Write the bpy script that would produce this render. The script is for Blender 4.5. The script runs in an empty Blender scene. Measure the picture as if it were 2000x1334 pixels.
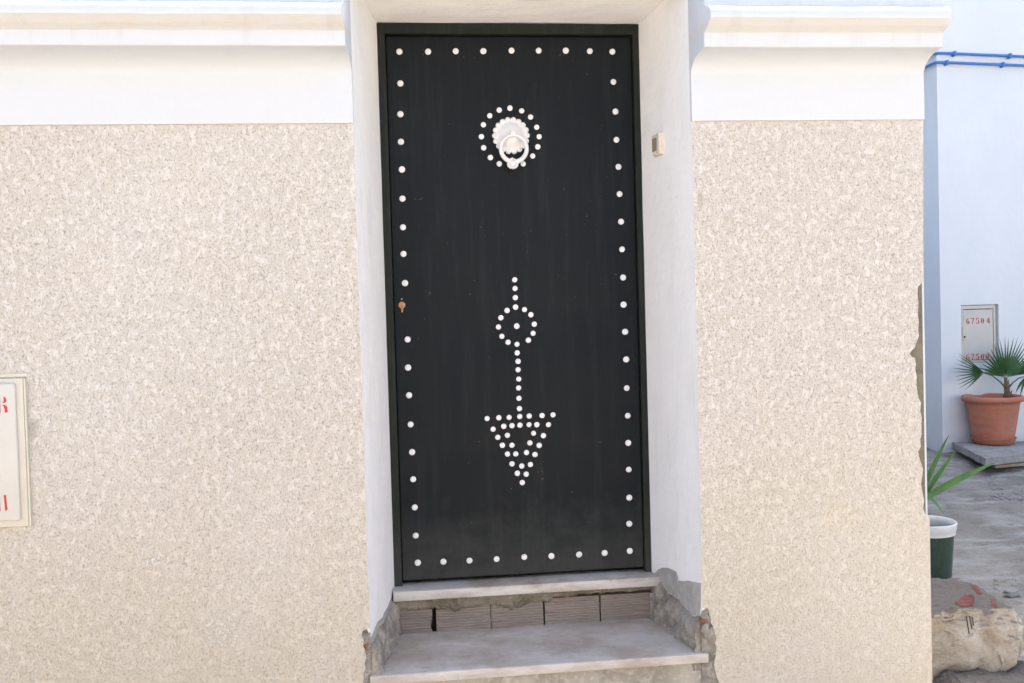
import bpy, bmesh, math, random
from math import sin, cos, pi, radians, sqrt, atan2
from mathutils import Vector, Matrix, noise
from mathutils.bvhtree import BVHTree
random.seed(11)
S = bpy.context.scene
COL = S.collection

# ------------------------------------------------------------------ camera
YAW, PITCH, ROLL = 0.11024, -0.02782, -0.02814
FPX, PW, PH = 1900.0, 2000.0, 1334.0
CAM = Vector((0.0, -3.084, 1.45))
_F = Vector((sin(YAW)*cos(PITCH), cos(YAW)*cos(PITCH), sin(PITCH)))
_R0 = Vector((cos(YAW), -sin(YAW), 0)); _U0 = _R0.cross(_F)
_R = cos(ROLL)*_R0 + sin(ROLL)*_U0
_U = -sin(ROLL)*_R0 + cos(ROLL)*_U0
cam = bpy.data.cameras.new('camera'); camo = bpy.data.objects.new('camera', cam); COL.objects.link(camo)
M = Matrix(((_R.x, _U.x, -_F.x), (_R.y, _U.y, -_F.y), (_R.z, _U.z, -_F.z))).to_4x4()
M.translation = CAM
camo.matrix_world = M
cam.sensor_width = 36.0; cam.lens = 36.0*FPX/PW
cam.clip_start = 0.05; cam.clip_end = 400
S.camera = camo

# ------------------------------------------------------------------ light
SUN_EL, SUN_AZ = radians(60), radians(12)      # azimuth clockwise from +Y: the sun stands high behind the house
w = bpy.data.worlds.new('World'); S.world = w; w.use_nodes = True
nt = w.node_tree; nt.nodes.clear()
sky = nt.nodes.new('ShaderNodeTexSky'); sky.sky_type = 'NISHITA'; sky.sun_disc = False
sky.sun_elevation = SUN_EL; sky.sun_rotation = SUN_AZ
sky.air_density = 0.85; sky.dust_density = 4.0; sky.ozone_density = 0.15
bg = nt.nodes.new('ShaderNodeBackground'); bg.inputs['Strength'].default_value = 0.15
wo = nt.nodes.new('ShaderNodeOutputWorld')
nt.links.new(sky.outputs[0], bg.inputs[0]); nt.links.new(bg.outputs[0], wo.inputs[0])
sl = bpy.data.lights.new('sun', 'SUN'); sl.energy = 2.3; sl.angle = radians(0.53); sl.color = (1.0, 0.97, 0.90)
so = bpy.data.objects.new('sun', sl); COL.objects.link(so)
sdir = Vector((sin(SUN_AZ)*cos(SUN_EL), cos(SUN_AZ)*cos(SUN_EL), sin(SUN_EL)))
so.rotation_euler = sdir.to_track_quat('Z', 'Y').to_euler(); so.location = sdir*20
S.view_settings.view_transform = 'Standard'; S.view_settings.look = 'None'
S.view_settings.exposure = 1.99; S.view_settings.gamma = 1.0; S.view_settings.use_curve_mapping = False
S.cycles.max_bounces = 8; S.cycles.diffuse_bounces = 5

# ------------------------------------------------------------------ helpers
def at(u, v, y):
    """point of the plane y seen at photo position u, v"""
    d = _F + _R*((u-PW/2)/FPX) + _U*((PH/2-v)/FPX)
    return CAM + d*((y-CAM.y)/d.y)
def on_plane(u, v, p0, n):
    d = _F + _R*((u-PW/2)/FPX) + _U*((PH/2-v)/FPX)
    return CAM + d*((p0-CAM).dot(n)/d.dot(n))

def nz(p, s, o=0.0, octv=3):
    return noise.fractal(Vector(p)*s + Vector((o, o*1.7, o*.3)), 1.0, 2.0, octv)

def empty(name, loc, label, cat, group=None, rz=0):
    o = bpy.data.objects.new(name, None); COL.objects.link(o)
    o.location = loc; o.rotation_euler.z = rz; o.empty_display_size = .05
    o['label'] = label; o['category'] = cat
    if group: o['group'] = group
    return o
def tag(o, label=None, cat=None, group=None, kind=None):
    if label: o['label'] = label
    if cat: o['category'] = cat
    if group: o['group'] = group
    if kind: o['kind'] = kind
    return o
def wloc(p):
    v = Vector((0, 0, 0))
    while p is not None:
        v += p.location; p = p.parent
    return v
def put(name, bm, mat, parent=None, base=None, smooth=False, sm_angle=None):
    """bm in world coordinates -> object with its origin at base (or the parent's origin)"""
    org = Vector(base) if base is not None else (wloc(parent) if parent else Vector((0, 0, 0)))
    bmesh.ops.translate(bm, verts=bm.verts, vec=-org)
    bmesh.ops.recalc_face_normals(bm, faces=bm.faces)
    me = bpy.data.meshes.new(name); 
    if smooth:
        for f in bm.faces: f.smooth = True
    if sm_angle:
        for f in bm.faces: f.smooth = True
        for e in bm.edges:
            if len(e.link_faces) == 2 and e.calc_face_angle(0) > radians(sm_angle): e.smooth = False
    bm.to_mesh(me); bm.free()
    me.materials.append(mat)
    o = bpy.data.objects.new(name, me); COL.objects.link(o)
    if parent:
        o.parent = parent; o.location = org - wloc(parent)
    else:
        o.location = org
    return o
def BM(): return bmesh.new()
def box(bm, x0, x1, y0, y1, z0, z1, bev=0, seg=2):
    vs = [bm.verts.new((x, y, z)) for x in (x0, x1) for y in (y0, y1) for z in (z0, z1)]
    fs = [(0,1,3,2), (4,6,7,5), (0,4,5,1), (2,3,7,6), (0,2,6,4), (1,5,7,3)]
    F = [bm.faces.new([vs[i] for i in f]) for f in fs]
    if bev:
        es = list({e for f in F for e in f.edges})
        bmesh.ops.bevel(bm, geom=es, offset=bev, segments=seg, profile=.5, affect='EDGES')
def prism(bm, pts, vec):
    """pts: closed loop of Vectors, extruded by vec"""
    vec = Vector(vec)
    a = [bm.verts.new(p) for p in pts]; b = [bm.verts.new(Vector(p)+vec) for p in pts]
    bm.faces.new(a); bm.faces.new(list(reversed(b)))
    n = len(a)
    for i in range(n): bm.faces.new((a[i], b[i], b[(i+1) % n], a[(i+1) % n]))
def tube(bm, pts, rad, n=10, cap=True):
    pts = [Vector(p) for p in pts]
    if not hasattr(rad, '__len__'): rad = [rad]*len(pts)
    rings = []; up = None
    for i, p in enumerate(pts):
        t = (pts[min(i+1, len(pts)-1)] - pts[max(i-1, 0)]).normalized()
        if up is None: up = t.orthogonal().normalized()
        up = (up - t*up.dot(t)).normalized(); s = t.cross(up)
        rings.append([bm.verts.new(p + (up*cos(2*pi*k/n) + s*sin(2*pi*k/n))*rad[i]) for k in range(n)])
    for a, b in zip(rings, rings[1:]):
        for k in range(n): bm.faces.new((a[k], a[(k+1) % n], b[(k+1) % n], b[k]))
    if cap: bm.faces.new(rings[0][::-1]); bm.faces.new(rings[-1])
def lathe(bm, c, prof, n=40, mat3=None, close=False, wob=0):
    """prof: (r, z) list round the z axis at c; mat3 turns the axis"""
    c = Vector(c); rings = []
    for r, z in prof:
        ring = []
        for k in range(n):
            a = 2*pi*k/n; v = Vector((r*cos(a), r*sin(a), z))
            if mat3: v = mat3 @ v
            ring.append(bm.verts.new(c+v))
        rings.append(ring)
    pr = list(zip(rings, rings[1:])) + ([(rings[-1], rings[0])] if close else [])
    for a, b in pr:
        for k in range(n): bm.faces.new((a[k], a[(k+1) % n], b[(k+1) % n], b[k]))
    if not close:
        for r, rev in ((rings[0], True), (rings[-1], False)):
            bm.faces.new(r[::-1] if rev else r)
ROTY = Matrix.Rotation(pi/2, 3, 'X')     # lathe axis +z -> -y (towards the street)

# ------------------------------------------------------------------ materials
def mat(name, rough=.8, spec=.3):
    m = bpy.data.materials.new(name); m.use_nodes = True
    n = m.node_tree; b = n.nodes['Principled BSDF']
    b.inputs['Roughness'].default_value = rough
    b.inputs['Specular IOR Level'].default_value = spec
    return m, n, b
class N:
    def __init__(s, nt):
        s.t = nt; s.tc = nt.nodes.new('ShaderNodeTexCoord').outputs['Object']
        s.L = nt.links.new
    def mapped(s, sc=(1, 1, 1), loc=(0, 0, 0)):
        m = s.t.nodes.new('ShaderNodeMapping'); m.inputs['Scale'].default_value = sc; m.inputs['Location'].default_value = loc
        s.L(s.tc, m.inputs[0]); return m.outputs[0]
    def noise(s, scale, det=4, rough=.55, vec=None, dist=0):
        n = s.t.nodes.new('ShaderNodeTexNoise'); n.inputs['Scale'].default_value = scale
        n.inputs['Detail'].default_value = det; n.inputs['Roughness'].default_value = rough; n.inputs['Distortion'].default_value = dist
        s.L(vec or s.tc, n.inputs['Vector']); return n.outputs['Fac']
    def voro(s, scale, feat='F1', vec=None, rnd=1):
        n = s.t.nodes.new('ShaderNodeTexVoronoi'); n.feature = feat; n.inputs['Scale'].default_value = scale
        n.inputs['Randomness'].default_value = rnd
        s.L(vec or s.tc, n.inputs['Vector']); return n.outputs['Distance']
    def ramp(s, f, *stops, ease='LINEAR'):
        r = s.t.nodes.new('ShaderNodeValToRGB'); r.color_ramp.interpolation = ease
        el = r.color_ramp.elements
        while len(el) < len(stops): el.new(.5)
        for e, (p, c) in zip(el, stops):
            e.position = p; e.color = (c, c, c, 1) if not hasattr(c, '__len__') else (*c, 1)
        s.L(f, r.inputs[0]); return r.outputs[0]
    def mix(s, f, a, b, mode='MIX'):
        m = s.t.nodes.new('ShaderNodeMix'); m.data_type = 'RGBA'; m.blend_type = mode
        for i, x in ((0, f), (6, a), (7, b)):
            if hasattr(x, 'links'): s.L(x, m.inputs[i])
            elif i == 0: m.inputs[0].default_value = x
            else: m.inputs[i].default_value = (*x, 1)
        return m.outputs[2]
    def math(s, op, a, b=0.0, clamp=False):
        m = s.t.nodes.new('ShaderNodeMath'); m.operation = op; m.use_clamp = clamp
        for i, x in ((0, a), (1, b)):
            if hasattr(x, 'links'): s.L(x, m.inputs[i])
            else: m.inputs[i].default_value = x
        return m.outputs[0]
    def bump(s, h, dist, strength=1.0, prev=None):
        b = s.t.nodes.new('ShaderNodeBump'); b.inputs['Distance'].default_value = dist; b.inputs['Strength'].default_value = strength
        s.L(h, b.inputs['Height'])
        if prev: s.L(prev, b.inputs['Normal'])
        return b.outputs[0]
    def sep(s):
        x = s.t.nodes.new('ShaderNodeSeparateXYZ'); s.L(s.tc, x.inputs[0]); return x.outputs
    def normal(s):
        x = s.t.nodes.new('ShaderNodeSeparateXYZ'); g = s.t.nodes.new('ShaderNodeNewGeometry')
        s.L(g.outputs['Normal'], x.inputs[0]); return x.outputs

def mk_stucco():
    m, nt, b = mat('crushed_stucco', .92, .2); n = N(nt)
    vs = n.mapped((1, 1, .75))
    flat = n.ramp(n.noise(50, 6, .76, vs, .2), (.485, 0.), (.615, 1.))       # trowelled-flat islands
    crumb = n.noise(190, 4, .7, n.mapped((1, 1, .9)), .5)
    pit = n.ramp(n.noise(165, 3, .6, vs, .8), (.34, 1.), (.44, 0.))
    big = n.noise(1.1, 3, .5); med = n.noise(5, 4, .6)
    c_rough = n.mix(n.ramp(crumb, (.35, 0.), (.68, 1.)), (.485, .445, .39), (.575, .54, .485))
    c = n.mix(n.math('MULTIPLY', flat, .8), c_rough, (.635, .615, .585))
    c = n.mix(n.math('MULTIPLY', n.math('MULTIPLY', pit, n.math('SUBTRACT', 1.0, flat)), .7), c, (.33, .275, .215))
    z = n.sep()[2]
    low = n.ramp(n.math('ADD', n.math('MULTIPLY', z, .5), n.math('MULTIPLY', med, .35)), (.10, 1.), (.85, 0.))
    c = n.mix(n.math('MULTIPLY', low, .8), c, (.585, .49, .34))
    c = n.mix(n.math('MULTIPLY', n.ramp(med, (.5, 0.), (.75, 1.)), .14), c, (.66, .55, .46))
    c = n.mix(n.math('MULTIPLY', n.ramp(big, (.45, 0.), (.65, 1.)), .2), c, (.66, .645, .625))
    # dirty rim right under the white band
    r = nt.nodes.new('ShaderNodeMapRange'); r.inputs[1].default_value = 2.139; r.inputs[2].default_value = 2.150
    nt.links.new(n.math('ADD', z, n.math('MULTIPLY', n.noise(30, 4, .7), .018)), r.inputs[0])
    c = n.mix(n.math('MULTIPLY', r.outputs[0], .5), c, (.55, .43, .29))
    def spot(x, z, rx, rz, soft=.5):
        vm = nt.nodes.new('ShaderNodeVectorMath'); vm.operation = 'LENGTH'
        nt.links.new(n.mapped((1/rx, 0, 1/rz), (-x/rx, 0, -z/rz)), vm.inputs[0])
        d = n.math('ADD', vm.outputs['Value'], n.math('MULTIPLY', n.math('SUBTRACT', n.noise(22, 4, .7), .5), 1.3))
        return n.ramp(d, (soft, 1.), (1.0, 0.))
    HX, HZ = -.1365, -.08        # coordinates are relative to the house's base point
    def spx(u, v, ru, rv, soft=.4):
        p = at(u, v, 0); return spot(p.x-HX, p.z-HZ, ru*.00166, rv*.00166, soft)
    c = n.mix(n.math('MULTIPLY', spx(62, 838, 14, 26), .45), c, (.30, .28, .25))
    c = n.mix(n.math('MULTIPLY', spx(1640, 1010, 60, 40), .15), c, (.62, .50, .30))
    c = n.mix(n.math('MULTIPLY', spx(1368, 392, 9, 24), .5), c, (.36, .30, .25))
    c = n.mix(n.math('MULTIPLY', spx(1425, 440, 16, 30), .25), c, (.42, .35, .27))
    lit_clump = n.math('MAXIMUM', spx(428, 1232, 62, 52), n.math('MAXIMUM', spx(300, 1092, 50, 22), spx(505, 1308, 26, 14)))
    nod = n.ramp(n.noise(75, 3, .6), (.50, 0.), (.58, 1.))
    cn = n.math('MULTIPLY', lit_clump, nod)
    c = n.mix(n.math('MULTIPLY', cn, .6), c, (.76, .73, .66))  # raised bumps; the grazing light they catch is put into the paler colour
    nt.links.new(c, b.inputs['Base Color'])
    h = n.math('ADD', n.math('MULTIPLY', flat, .55), n.math('MULTIPLY', crumb, n.math('SUBTRACT', 1.15, flat)))
    h = n.math('SUBTRACT', h, n.math('MULTIPLY', pit, .45)); h = n.math('ADD', h, n.math('MULTIPLY', cn, .8))
    nt.links.new(n.bump(h, .0052, .75), b.inputs['Normal'])
    return m
def mk_plaster(name, col, dirt=(.62, .56, .48), damt=.25, bump=.4, streak=True):
    m, nt, b = mat(name, .75, .3); n = N(nt)
    a = n.noise(2.2, 4, .6); f = n.noise(40, 3, .6)
    c = n.mix(n.math('MULTIPLY', n.ramp(a, (.5, 0.), (.78, 1.)), damt), col, dirt)
    if streak:
        st = n.noise(9, 5, .7, n.mapped((2.4, 2.4, .22)))
        c = n.mix(n.math('MULTIPLY', n.ramp(st, (.55, 0.), (.72, 1.)), damt*.8), c, dirt)
    sp = n.ramp(n.noise(60, 2, .5), (.76, 0.), (.80, 1.))
    c = n.mix(n.math('MULTIPLY', sp, .5), c, (.4, .36, .32))
    nt.links.new(c, b.inputs['Base Color'])
    bb = n.bump(n.noise(7, 3, .5), .012, bump)
    nt.links.new(n.bump(f, .0015, bump, bb), b.inputs['Normal'])
    return m
def mk_cornice():
    m, nt, b = mat('cornice_paint', .7, .3); n = N(nt)
    z = n.sep()[2]
    st = n.noise(5, 5, .7, n.mapped((2.2, 1, .25)))
    c = (.525, .555, .59)
    # mould line below the roll (height 2.31 - 2.34) and streaks hanging from it
    band = n.ramp(z, (0., 0.), (1., 0.))
    r = nt.nodes.new('ShaderNodeMapRange'); r.inputs[1].default_value = 2.300; r.inputs[2].default_value = 2.318
    nt.links.new(z, r.inputs[0]); up = r.outputs[0]
    r2 = nt.nodes.new('ShaderNodeMapRange'); r2.inputs[1].default_value = 2.345; r2.inputs[2].default_value = 2.330
    nt.links.new(z, r2.inputs[0])
    k = n.math('MULTIPLY', up, r2.outputs[0])
    k = n.math('MULTIPLY', k, n.ramp(n.noise(14, 4, .7, n.mapped((1, 1, 3))), (.3, .25), (.62, 1.)))
    c = n.mix(n.math('MULTIPLY', k, .45), c, (.54, .47, .37))
    r3 = nt.nodes.new('ShaderNodeMapRange'); r3.inputs[1].default_value = 2.262; r3.inputs[2].default_value = 2.30
    nt.links.new(z, r3.inputs[0])
    c = n.mix(n.math('MULTIPLY', n.math('MULTIPLY', n.ramp(st, (.56, 0.), (.70, 1.)), r3.outputs[0]), .38), c, (.44, .42, .38))
    nt.links.new(c, b.inputs['Base Color'])
    nt.links.new(n.bump(n.noise(22, 4, .6), .004, .5), b.inputs['Normal'])
    return m
def mk_cement(name, a=(.36, .325, .28), bcol=(.17, .15, .125), sc=9, bump=.8, rough=.95):
    m, nt, b = mat(name, rough, .2); n = N(nt)
    f = n.noise(sc, 6, .65, None, .6); g = n.noise(sc*7, 4, .7)
    c = n.mix(n.ramp(f, (.35, 0.), (.65, 1.)), bcol, a)
    c = n.mix(n.math('MULTIPLY', n.ramp(g, (.5, 0.), (.75, 1.)), .5), c, tuple(x*1.6 for x in a))
    nt.links.new(c, b.inputs['Base Color'])
    h = n.math('ADD', f, n.math('MULTIPLY', g, .5))
    nt.links.new(n.bump(h, .01, bump), b.inputs['Normal'])
    return m
def mk_marble(name, col, dirt, damt, rough=.5):
    m, nt, b = mat(name, rough, .4); n = N(nt)
    a = n.noise(3.0, 6, .65, n.mapped((1, 1.6, 1)), .8); f = n.noise(28, 5, .7)
    c = n.mix(n.ramp(a, (.35, 0.), (.68, 1.)), col, tuple(x*.80 for x in col))
    c = n.mix(n.math('MULTIPLY', n.ramp(n.noise(4.5, 5, .7, n.mapped((1, 1, 4), (3, 1, 2))), (.42, 0.), (.62, 1.)), damt), c, dirt)
    c = n.mix(n.math('MULTIPLY', n.ramp(f, (.58, 0.), (.72, 1.)), .35), c, tuple(x*.55 for x in dirt))
    sp = n.ramp(n.noise(75, 2, .5, n.mapped((1, 1, 1), (5, 5, 5))), (.72, 0.), (.76, 1.))
    c = n.mix(n.math('MULTIPLY', sp, .6), c, (.62, .6, .57))
    nt.links.new(c, b.inputs['Base Color'])
    nt.links.new(n.ramp(f, (.3, rough-.1), (.7, min(1, rough+.25))), b.inputs['Roughness'])
    nt.links.new(n.bump(f, .0015, .5), b.inputs['Normal'])
    return m
def mk_door(name, col=(.0125, .0155, .0185), dust=.16, rough=.48):
    m, nt, b = mat(name, rough, .18); n = N(nt)
    a = n.noise(3.2, 5, .65); st = n.noise(16, 5, .75, n.mapped((1.6, 1, .10)))
    c = n.mix(n.ramp(a, (.35, 0.), (.68, 1.)), col, (col[0]*1.35, col[1]*1.45, col[2]*1.35))
    c = n.mix(n.math('MULTIPLY', n.ramp(st, (.50, 0.), (.78, 1.)), dust), c, (.07, .075, .075))
    # dust low down, broken up
    z = n.sep()[2]
    low = n.ramp(n.math('ADD', z, n.math('MULTIPLY', n.noise(11, 5, .7), .45)), (.14, 1.), (.50, 0.))
    c = n.mix(n.math('MULTIPLY', low, .28), c, (.13, .13, .115))
    sc = n.ramp(n.noise(34, 2, .5, n.mapped((1, 1, 1.3), (2, 2, 7)), 1.5), (.745, 0.), (.765, 1.))
    c = n.mix(n.math('MULTIPLY', sc, .35), c, (.20, .17, .13))
    nt.links.new(c, b.inputs['Base Color'])
    nt.links.new(n.ramp(a, (.3, rough-.08), (.7, rough+.14)), b.inputs['Roughness'])
    bb = n.bump(n.noise(1.6, 2, .5), .02, .25)
    nt.links.new(n.bump(n.noise(120, 3, .6), .0006, .4, bb), b.inputs['Normal'])
    return m
def mk_plain(name, col, rough=.5, spec=.4, var=.12, sc=12, bump=.0, metal=0):
    m, nt, b = mat(name, rough, spec); n = N(nt)
    a = n.noise(sc, 5, .65)
    c = n.mix(n.ramp(a, (.35, 0.), (.68, 1.)), tuple(x*(1-var) for x in col), tuple(min(1, x*(1+var)) for x in col))
    nt.links.new(c, b.inputs['Base Color']); b.inputs['Metallic'].default_value = metal
    if bump: nt.links.new(n.bump(n.noise(sc*5, 4, .6), .002, bump), b.inputs['Normal'])
    return m
def mk_brick():
    m, nt, b = mat('hollow_clay_brick', .95, .15); n = N(nt)
    a = n.noise(12, 5, .7); s = n.noise(30, 5, .7, n.mapped((.35, 1, 3)))
    c = n.mix(n.ramp(a, (.35, 0.), (.65, 1.)), (.22, .155, .135), (.26, .215, .19))
    c = n.mix(n.math('MULTIPLY', n.ramp(s, (.36, 0.), (.62, 1.)), .8), c, (.30, .265, .23))
    c = n.mix(n.math('MULTIPLY', n.ramp(n.noise(7, 4, .6, n.mapped((1, 1, 1), (9, 0, 0))), (.46, 0.), (.62, 1.)), .75), c, (.24, .21, .175))
    nt.links.new(c, b.inputs['Base Color'])
    nt.links.new(n.bump(s, .003, .7), b.inputs['Normal'])
    return m
def mk_ground():
    m, nt, b = mat('rough_concrete_ground', .95, .2); n = N(nt)
    y = n.sep()[1]; x = n.sep()[0]
    a = n.noise(.9, 6, .6, n.mapped((1.2, .6, 1)), .5); g = n.noise(9, 6, .7); f = n.noise(60, 4, .7)
    c = n.mix(n.ramp(a, (.36, 0.), (.62, 1.)), (.205, .19, .16), (.33, .31, .27))
    c = n.mix(n.math('MULTIPLY', n.ramp(n.noise(2.2, 6, .7, n.mapped((.5, 2.2, 1), (4, 1, 0))), (.5, 0.), (.62, 1.)), .55), c, (.46, .45, .42))
    c = n.mix(n.math('MULTIPLY', n.ramp(g, (.52, 0.), (.68, 1.)), .5), c, (.13, .12, .10))
    c = n.mix(n.math('MULTIPLY', n.ramp(f, (.56, 0.), (.72, 1.)), .5), c, (.09, .085, .08))
    # dry sandy street in front of the house
    street = n.ramp(n.math('ADD', y, n.math('MULTIPLY', g, .6)), (.0, 1.), (.35, 0.))
    c = n.mix(street, c, (.56, .49, .39))
    nt.links.new(c, b.inputs['Base Color'])
    h = n.math('ADD', n.math('MULTIPLY', g, .8), n.math('MULTIPLY', f, .3))
    nt.links.new(n.bump(h, .035, 1.0), b.inputs['Normal'])
    return m
def mk_rock():
    m, nt, b = mat('limestone', .95, .2); n = N(nt)
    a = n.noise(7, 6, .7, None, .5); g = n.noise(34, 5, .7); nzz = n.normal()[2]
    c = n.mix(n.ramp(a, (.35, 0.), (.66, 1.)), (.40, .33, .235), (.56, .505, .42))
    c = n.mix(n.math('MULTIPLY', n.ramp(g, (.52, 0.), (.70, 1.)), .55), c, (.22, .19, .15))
    top = n.ramp(n.math('ADD', nzz, n.math('MULTIPLY', a, .25)), (.45, 0.), (.95, 1.))  # upward faces: dusty grey, with the shaded tone of the top put into colour
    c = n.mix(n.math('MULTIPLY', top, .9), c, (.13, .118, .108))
    nt.links.new(c, b.inputs['Base Color'])
    h = n.math('ADD', n.math('MULTIPLY', a, .8), n.math('MULTIPLY', g, .4))
    nt.links.new(n.bump(h, .035, 1.0), b.inputs['Normal'])
    return m
def mk_leaf(name, a, c2, sc=20):
    m, nt, b = mat(name, .45, .45); n = N(nt)
    c = n.mix(n.ramp(n.noise(sc, 3, .6), (.35, 0.), (.65, 1.)), a, c2)
    nt.links.new(c, b.inputs['Base Color'])
    b.inputs['Subsurface Weight'].default_value = 0
    return m
def mk_far():
    m, nt, b = mat('far_wall_paint', .8, .25); n = N(nt)
    a = n.noise(1.2, 5, .6); z = n.sep()[2]
    c = n.mix(n.ramp(a, (.4, 0.), (.65, 1.)), (.67, .695, .70), (.71, .73, .735))
    low = n.ramp(n.math('ADD', n.math('MULTIPLY', z, .6), n.math('MULTIPLY', n.noise(5, 5, .7), .5)), (.28, 1.), (.62, 0.))
    c = n.mix(n.math('MULTIPLY', low, .35), c, (.50, .50, .50))
    nt.links.new(c, b.inputs['Base Color'])
    nt.links.new(n.bump(n.noise(3, 5, .6), .02, .35), b.inputs['Normal'])
    return m

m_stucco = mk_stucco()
m_band = mk_plaster('white_band_paint', (.525, .555, .59), (.50, .495, .47), .18, .35)
m_jamb = mk_plaster('white_jamb_plaster', (.83, .825, .815), (.71, .68, .64), .25, .8)
m_soffit = mk_plaster('soffit_plaster', (.86, .85, .83), (.74, .69, .62), .25, .8, False)
m_cornice = mk_cornice()
m_opp = mk_plaster('bounce_wall_paint', (.62, .61, .59), (.52, .48, .43), .25, .4)
m_mortar = mk_cement('grey_mortar')
m_core = mk_cement('greenish_render', (.185, .17, .125), (.13, .12, .09), 12, .5)
m_patch = mk_cement('cement_smear', (.40, .385, .365), (.31, .30, .285), 6, .3)
m_stain = mk_cement('stained_mortar', (.235, .205, .16), (.115, .10, .075), 13, .9)
m_riser = mk_cement('riser_cement', (.44, .40, .34), (.27, .24, .19), 7, .7)
m_slab = mk_marble('dusty_marble', (.60, .545, .485), (.36, .29, .22), .75, .5)
m_sill = mk_marble('sill_marble', (.58, .55, .51), (.30, .22, .155), .75, .4)
m_door = mk_door('charcoal_door_paint', (.0034, .0052, .0072), .15, .55)
m_frame = mk_door('charcoal_frame_paint', (.011, .013, .0115), .30, .6)
m_white = mk_plain('white_gloss_paint', (.70, .69, .69), .4, .5, .04, 60)
m_brass = mk_plain('worn_brass', (.36, .19, .09), .45, .5, .25, 200, 0, .5)
m_dark = mk_plain('dark_gap', (.02, .018, .016), .9, .1)  # near-black colour standing in for the shade inside gaps and holes
m_screw = mk_plain('steel_screw', (.35, .36, .37), .4, .5, .1, 80, 0, .7)
m_brick = mk_brick()
m_redbrick = mk_plain('red_clay', (.27, .125, .075), .9, .1, .35, 40, .6)
m_cream = mk_plain('cream_plastic', (.55, .515, .43), .5, .4, .04, 8)
m_cream2 = mk_plain('cream_cover', (.52, .50, .455), .42, .5, .04, 6)
m_bell = mk_plain('cream_bell_plastic', (.70, .63, .50), .45, .45, .05, 60)
m_bellb = mk_plain('brown_bell_button', (.27, .215, .14), .5, .4, .12, 200)
m_red = mk_plain('red_stencil_paint', (.50, .045, .05), .7, .3, .35, 90)
m_ground = mk_ground()
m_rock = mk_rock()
m_slab2 = mk_cement('weathered_concrete', (.33, .32, .30), (.22, .21, .20), 8, .7)
m_terra = mk_marble('terracotta', (.47, .155, .088), (.40, .24, .17), .45, .75)
m_soil = mk_cement('potting_soil', (.10, .075, .055), (.045, .035, .028), 30, 1.0)
m_palm = mk_leaf('palm_green', (.030, .075, .028), (.055, .12, .04))
m_palm2 = mk_leaf('palm_core_green', (.028, .085, .02), (.045, .12, .03))
m_yucca = mk_leaf('yucca_green', (.06, .16, .05), (.09, .24, .05), 9)
m_trunk = mk_plain('palm_trunk', (.17, .12, .075), .9, .2, .3, 40, .8)
m_bluepipe = mk_plain('blue_pipe_paint', (.04, .17, .46), .4, .5, .1, 20)
m_buck = mk_plain('dark_green_plastic', (.030, .060, .038), .35, .5, .25, 25)
m_rim = mk_plain('white_plastic_rim', (.74, .74, .73), .4, .5, .06, 30)
m_far = mk_far()
m_redmark = mk_plain('faded_red_paint', (.17, .062, .05), .8, .2, .3, 50)
m_black = mk_plain('black_marks', (.03, .028, .03), .8, .2, .2, 50)
m_stick = mk_plain('pale_weathered_wood', (.38, .33, .27), .85, .2, .2, 30, .6)

# ------------------------------------------------------------------ ground
def hgt(x, y):
    pts = [(-60, -.10), (.2, -.08), (1.9, -.095), (3.3, -.035), (4.6, .06), (5.4, .10), (60, .10)]
    for (a, za), (b, zb) in zip(pts, pts[1:]):
        if a <= y <= b:
            t = (y-a)/(b-a); return za + (zb-za)*t
    return 0
def span(a, b, st):
    n = int(round((b-a)/st)); return [a+(b-a)*i/n for i in range(n+1)]
xs = [-80, -40, -20, -10, -5, -2, 0, 1] + span(1.6, 6.4, .035) + [7, 8, 10, 14, 20, 40, 80]
ys = [-80, -40, -20, -12, -8, -5, -3, -2, -1] + span(-.5, 5.6, .035) + [7, 9, 12, 16, 24, 40, 80]
bm = BM(); g = []
for y in ys:
    row = []
    for x in xs:
        z = hgt(x, y)
        k = 1 if (1.55 < x < 6.5 and -.6 < y < 5.7) else 0
        if k:
            z += .022*nz((x, y, 0), 2.2) + .014*nz((x*.7, y*1.6, 0), 9, 3, 5)
            r = nz((x, y, 0), 1.3, 7, 2)
            if r > .1: z += .012*min(1, (r-.1)*5)*abs(nz((x, y, 0), 22, 1))
        row.append(bm.verts.new((x, y, z)))
    g.append(row)
for j in range(len(ys)-1):
    for i in range(len(xs)-1): bm.faces.new((g[j][i], g[j][i+1], g[j+1][i+1], g[j+1][i]))
tag(put('ground', bm, m_ground, smooth=True), kind='structure')

# ------------------------------------------------------------------ the white house
X1, X2, X3 = -.1365, .947, 1.731          # opening's left edge, right edge, house corner
DL, DR, DY = -.063, .887, .43             # door frame left, right, plane
ZB, ZT, ZS = 2.059, 2.498, .318           # band line, frame head, step top
ZSILL = .480
SK = .012                                 # stucco coat
house = empty('white_house', (X1, 0, -.08), 'white house with beige stucco walls, white cornice and a recessed dark studded door', 'house')
def V(x, y, z): return Vector((x, y, z))
bm = BM()
def vprism(bm, foot, z0, z1): prism(bm, [V(x, y, z0) for x, y in foot], (0, 0, z1-z0))
PL = .010     # plaster thickness on jambs
vprism(bm, [(-6, SK), (X1-PL, SK), (DL-PL, DY), (DL-PL, 6), (-6, 6)], -.3, 2.55)
vprism(bm, [(X2+PL, SK), (X3, SK), (X3, 6), (DR+PL, 6), (DR+PL, DY)], -.3, 2.55)
vprism(bm, [(DL-PL+.001, .56), (DR+PL-.001, .56), (DR+PL-.001, 6), (DL-PL+.001, 6)], -.3, 2.55)
prism(bm, [V(X1-PL, SK, ZT+.012), V(X2+PL, SK, ZT+.012), V(DR+PL-.001, .56, ZT+.012), V(DL-PL+.001, .56, ZT+.012)], (0, 0, 2.55-ZT-.012))
put('masonry_wall', bm, m_core, house)

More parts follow.
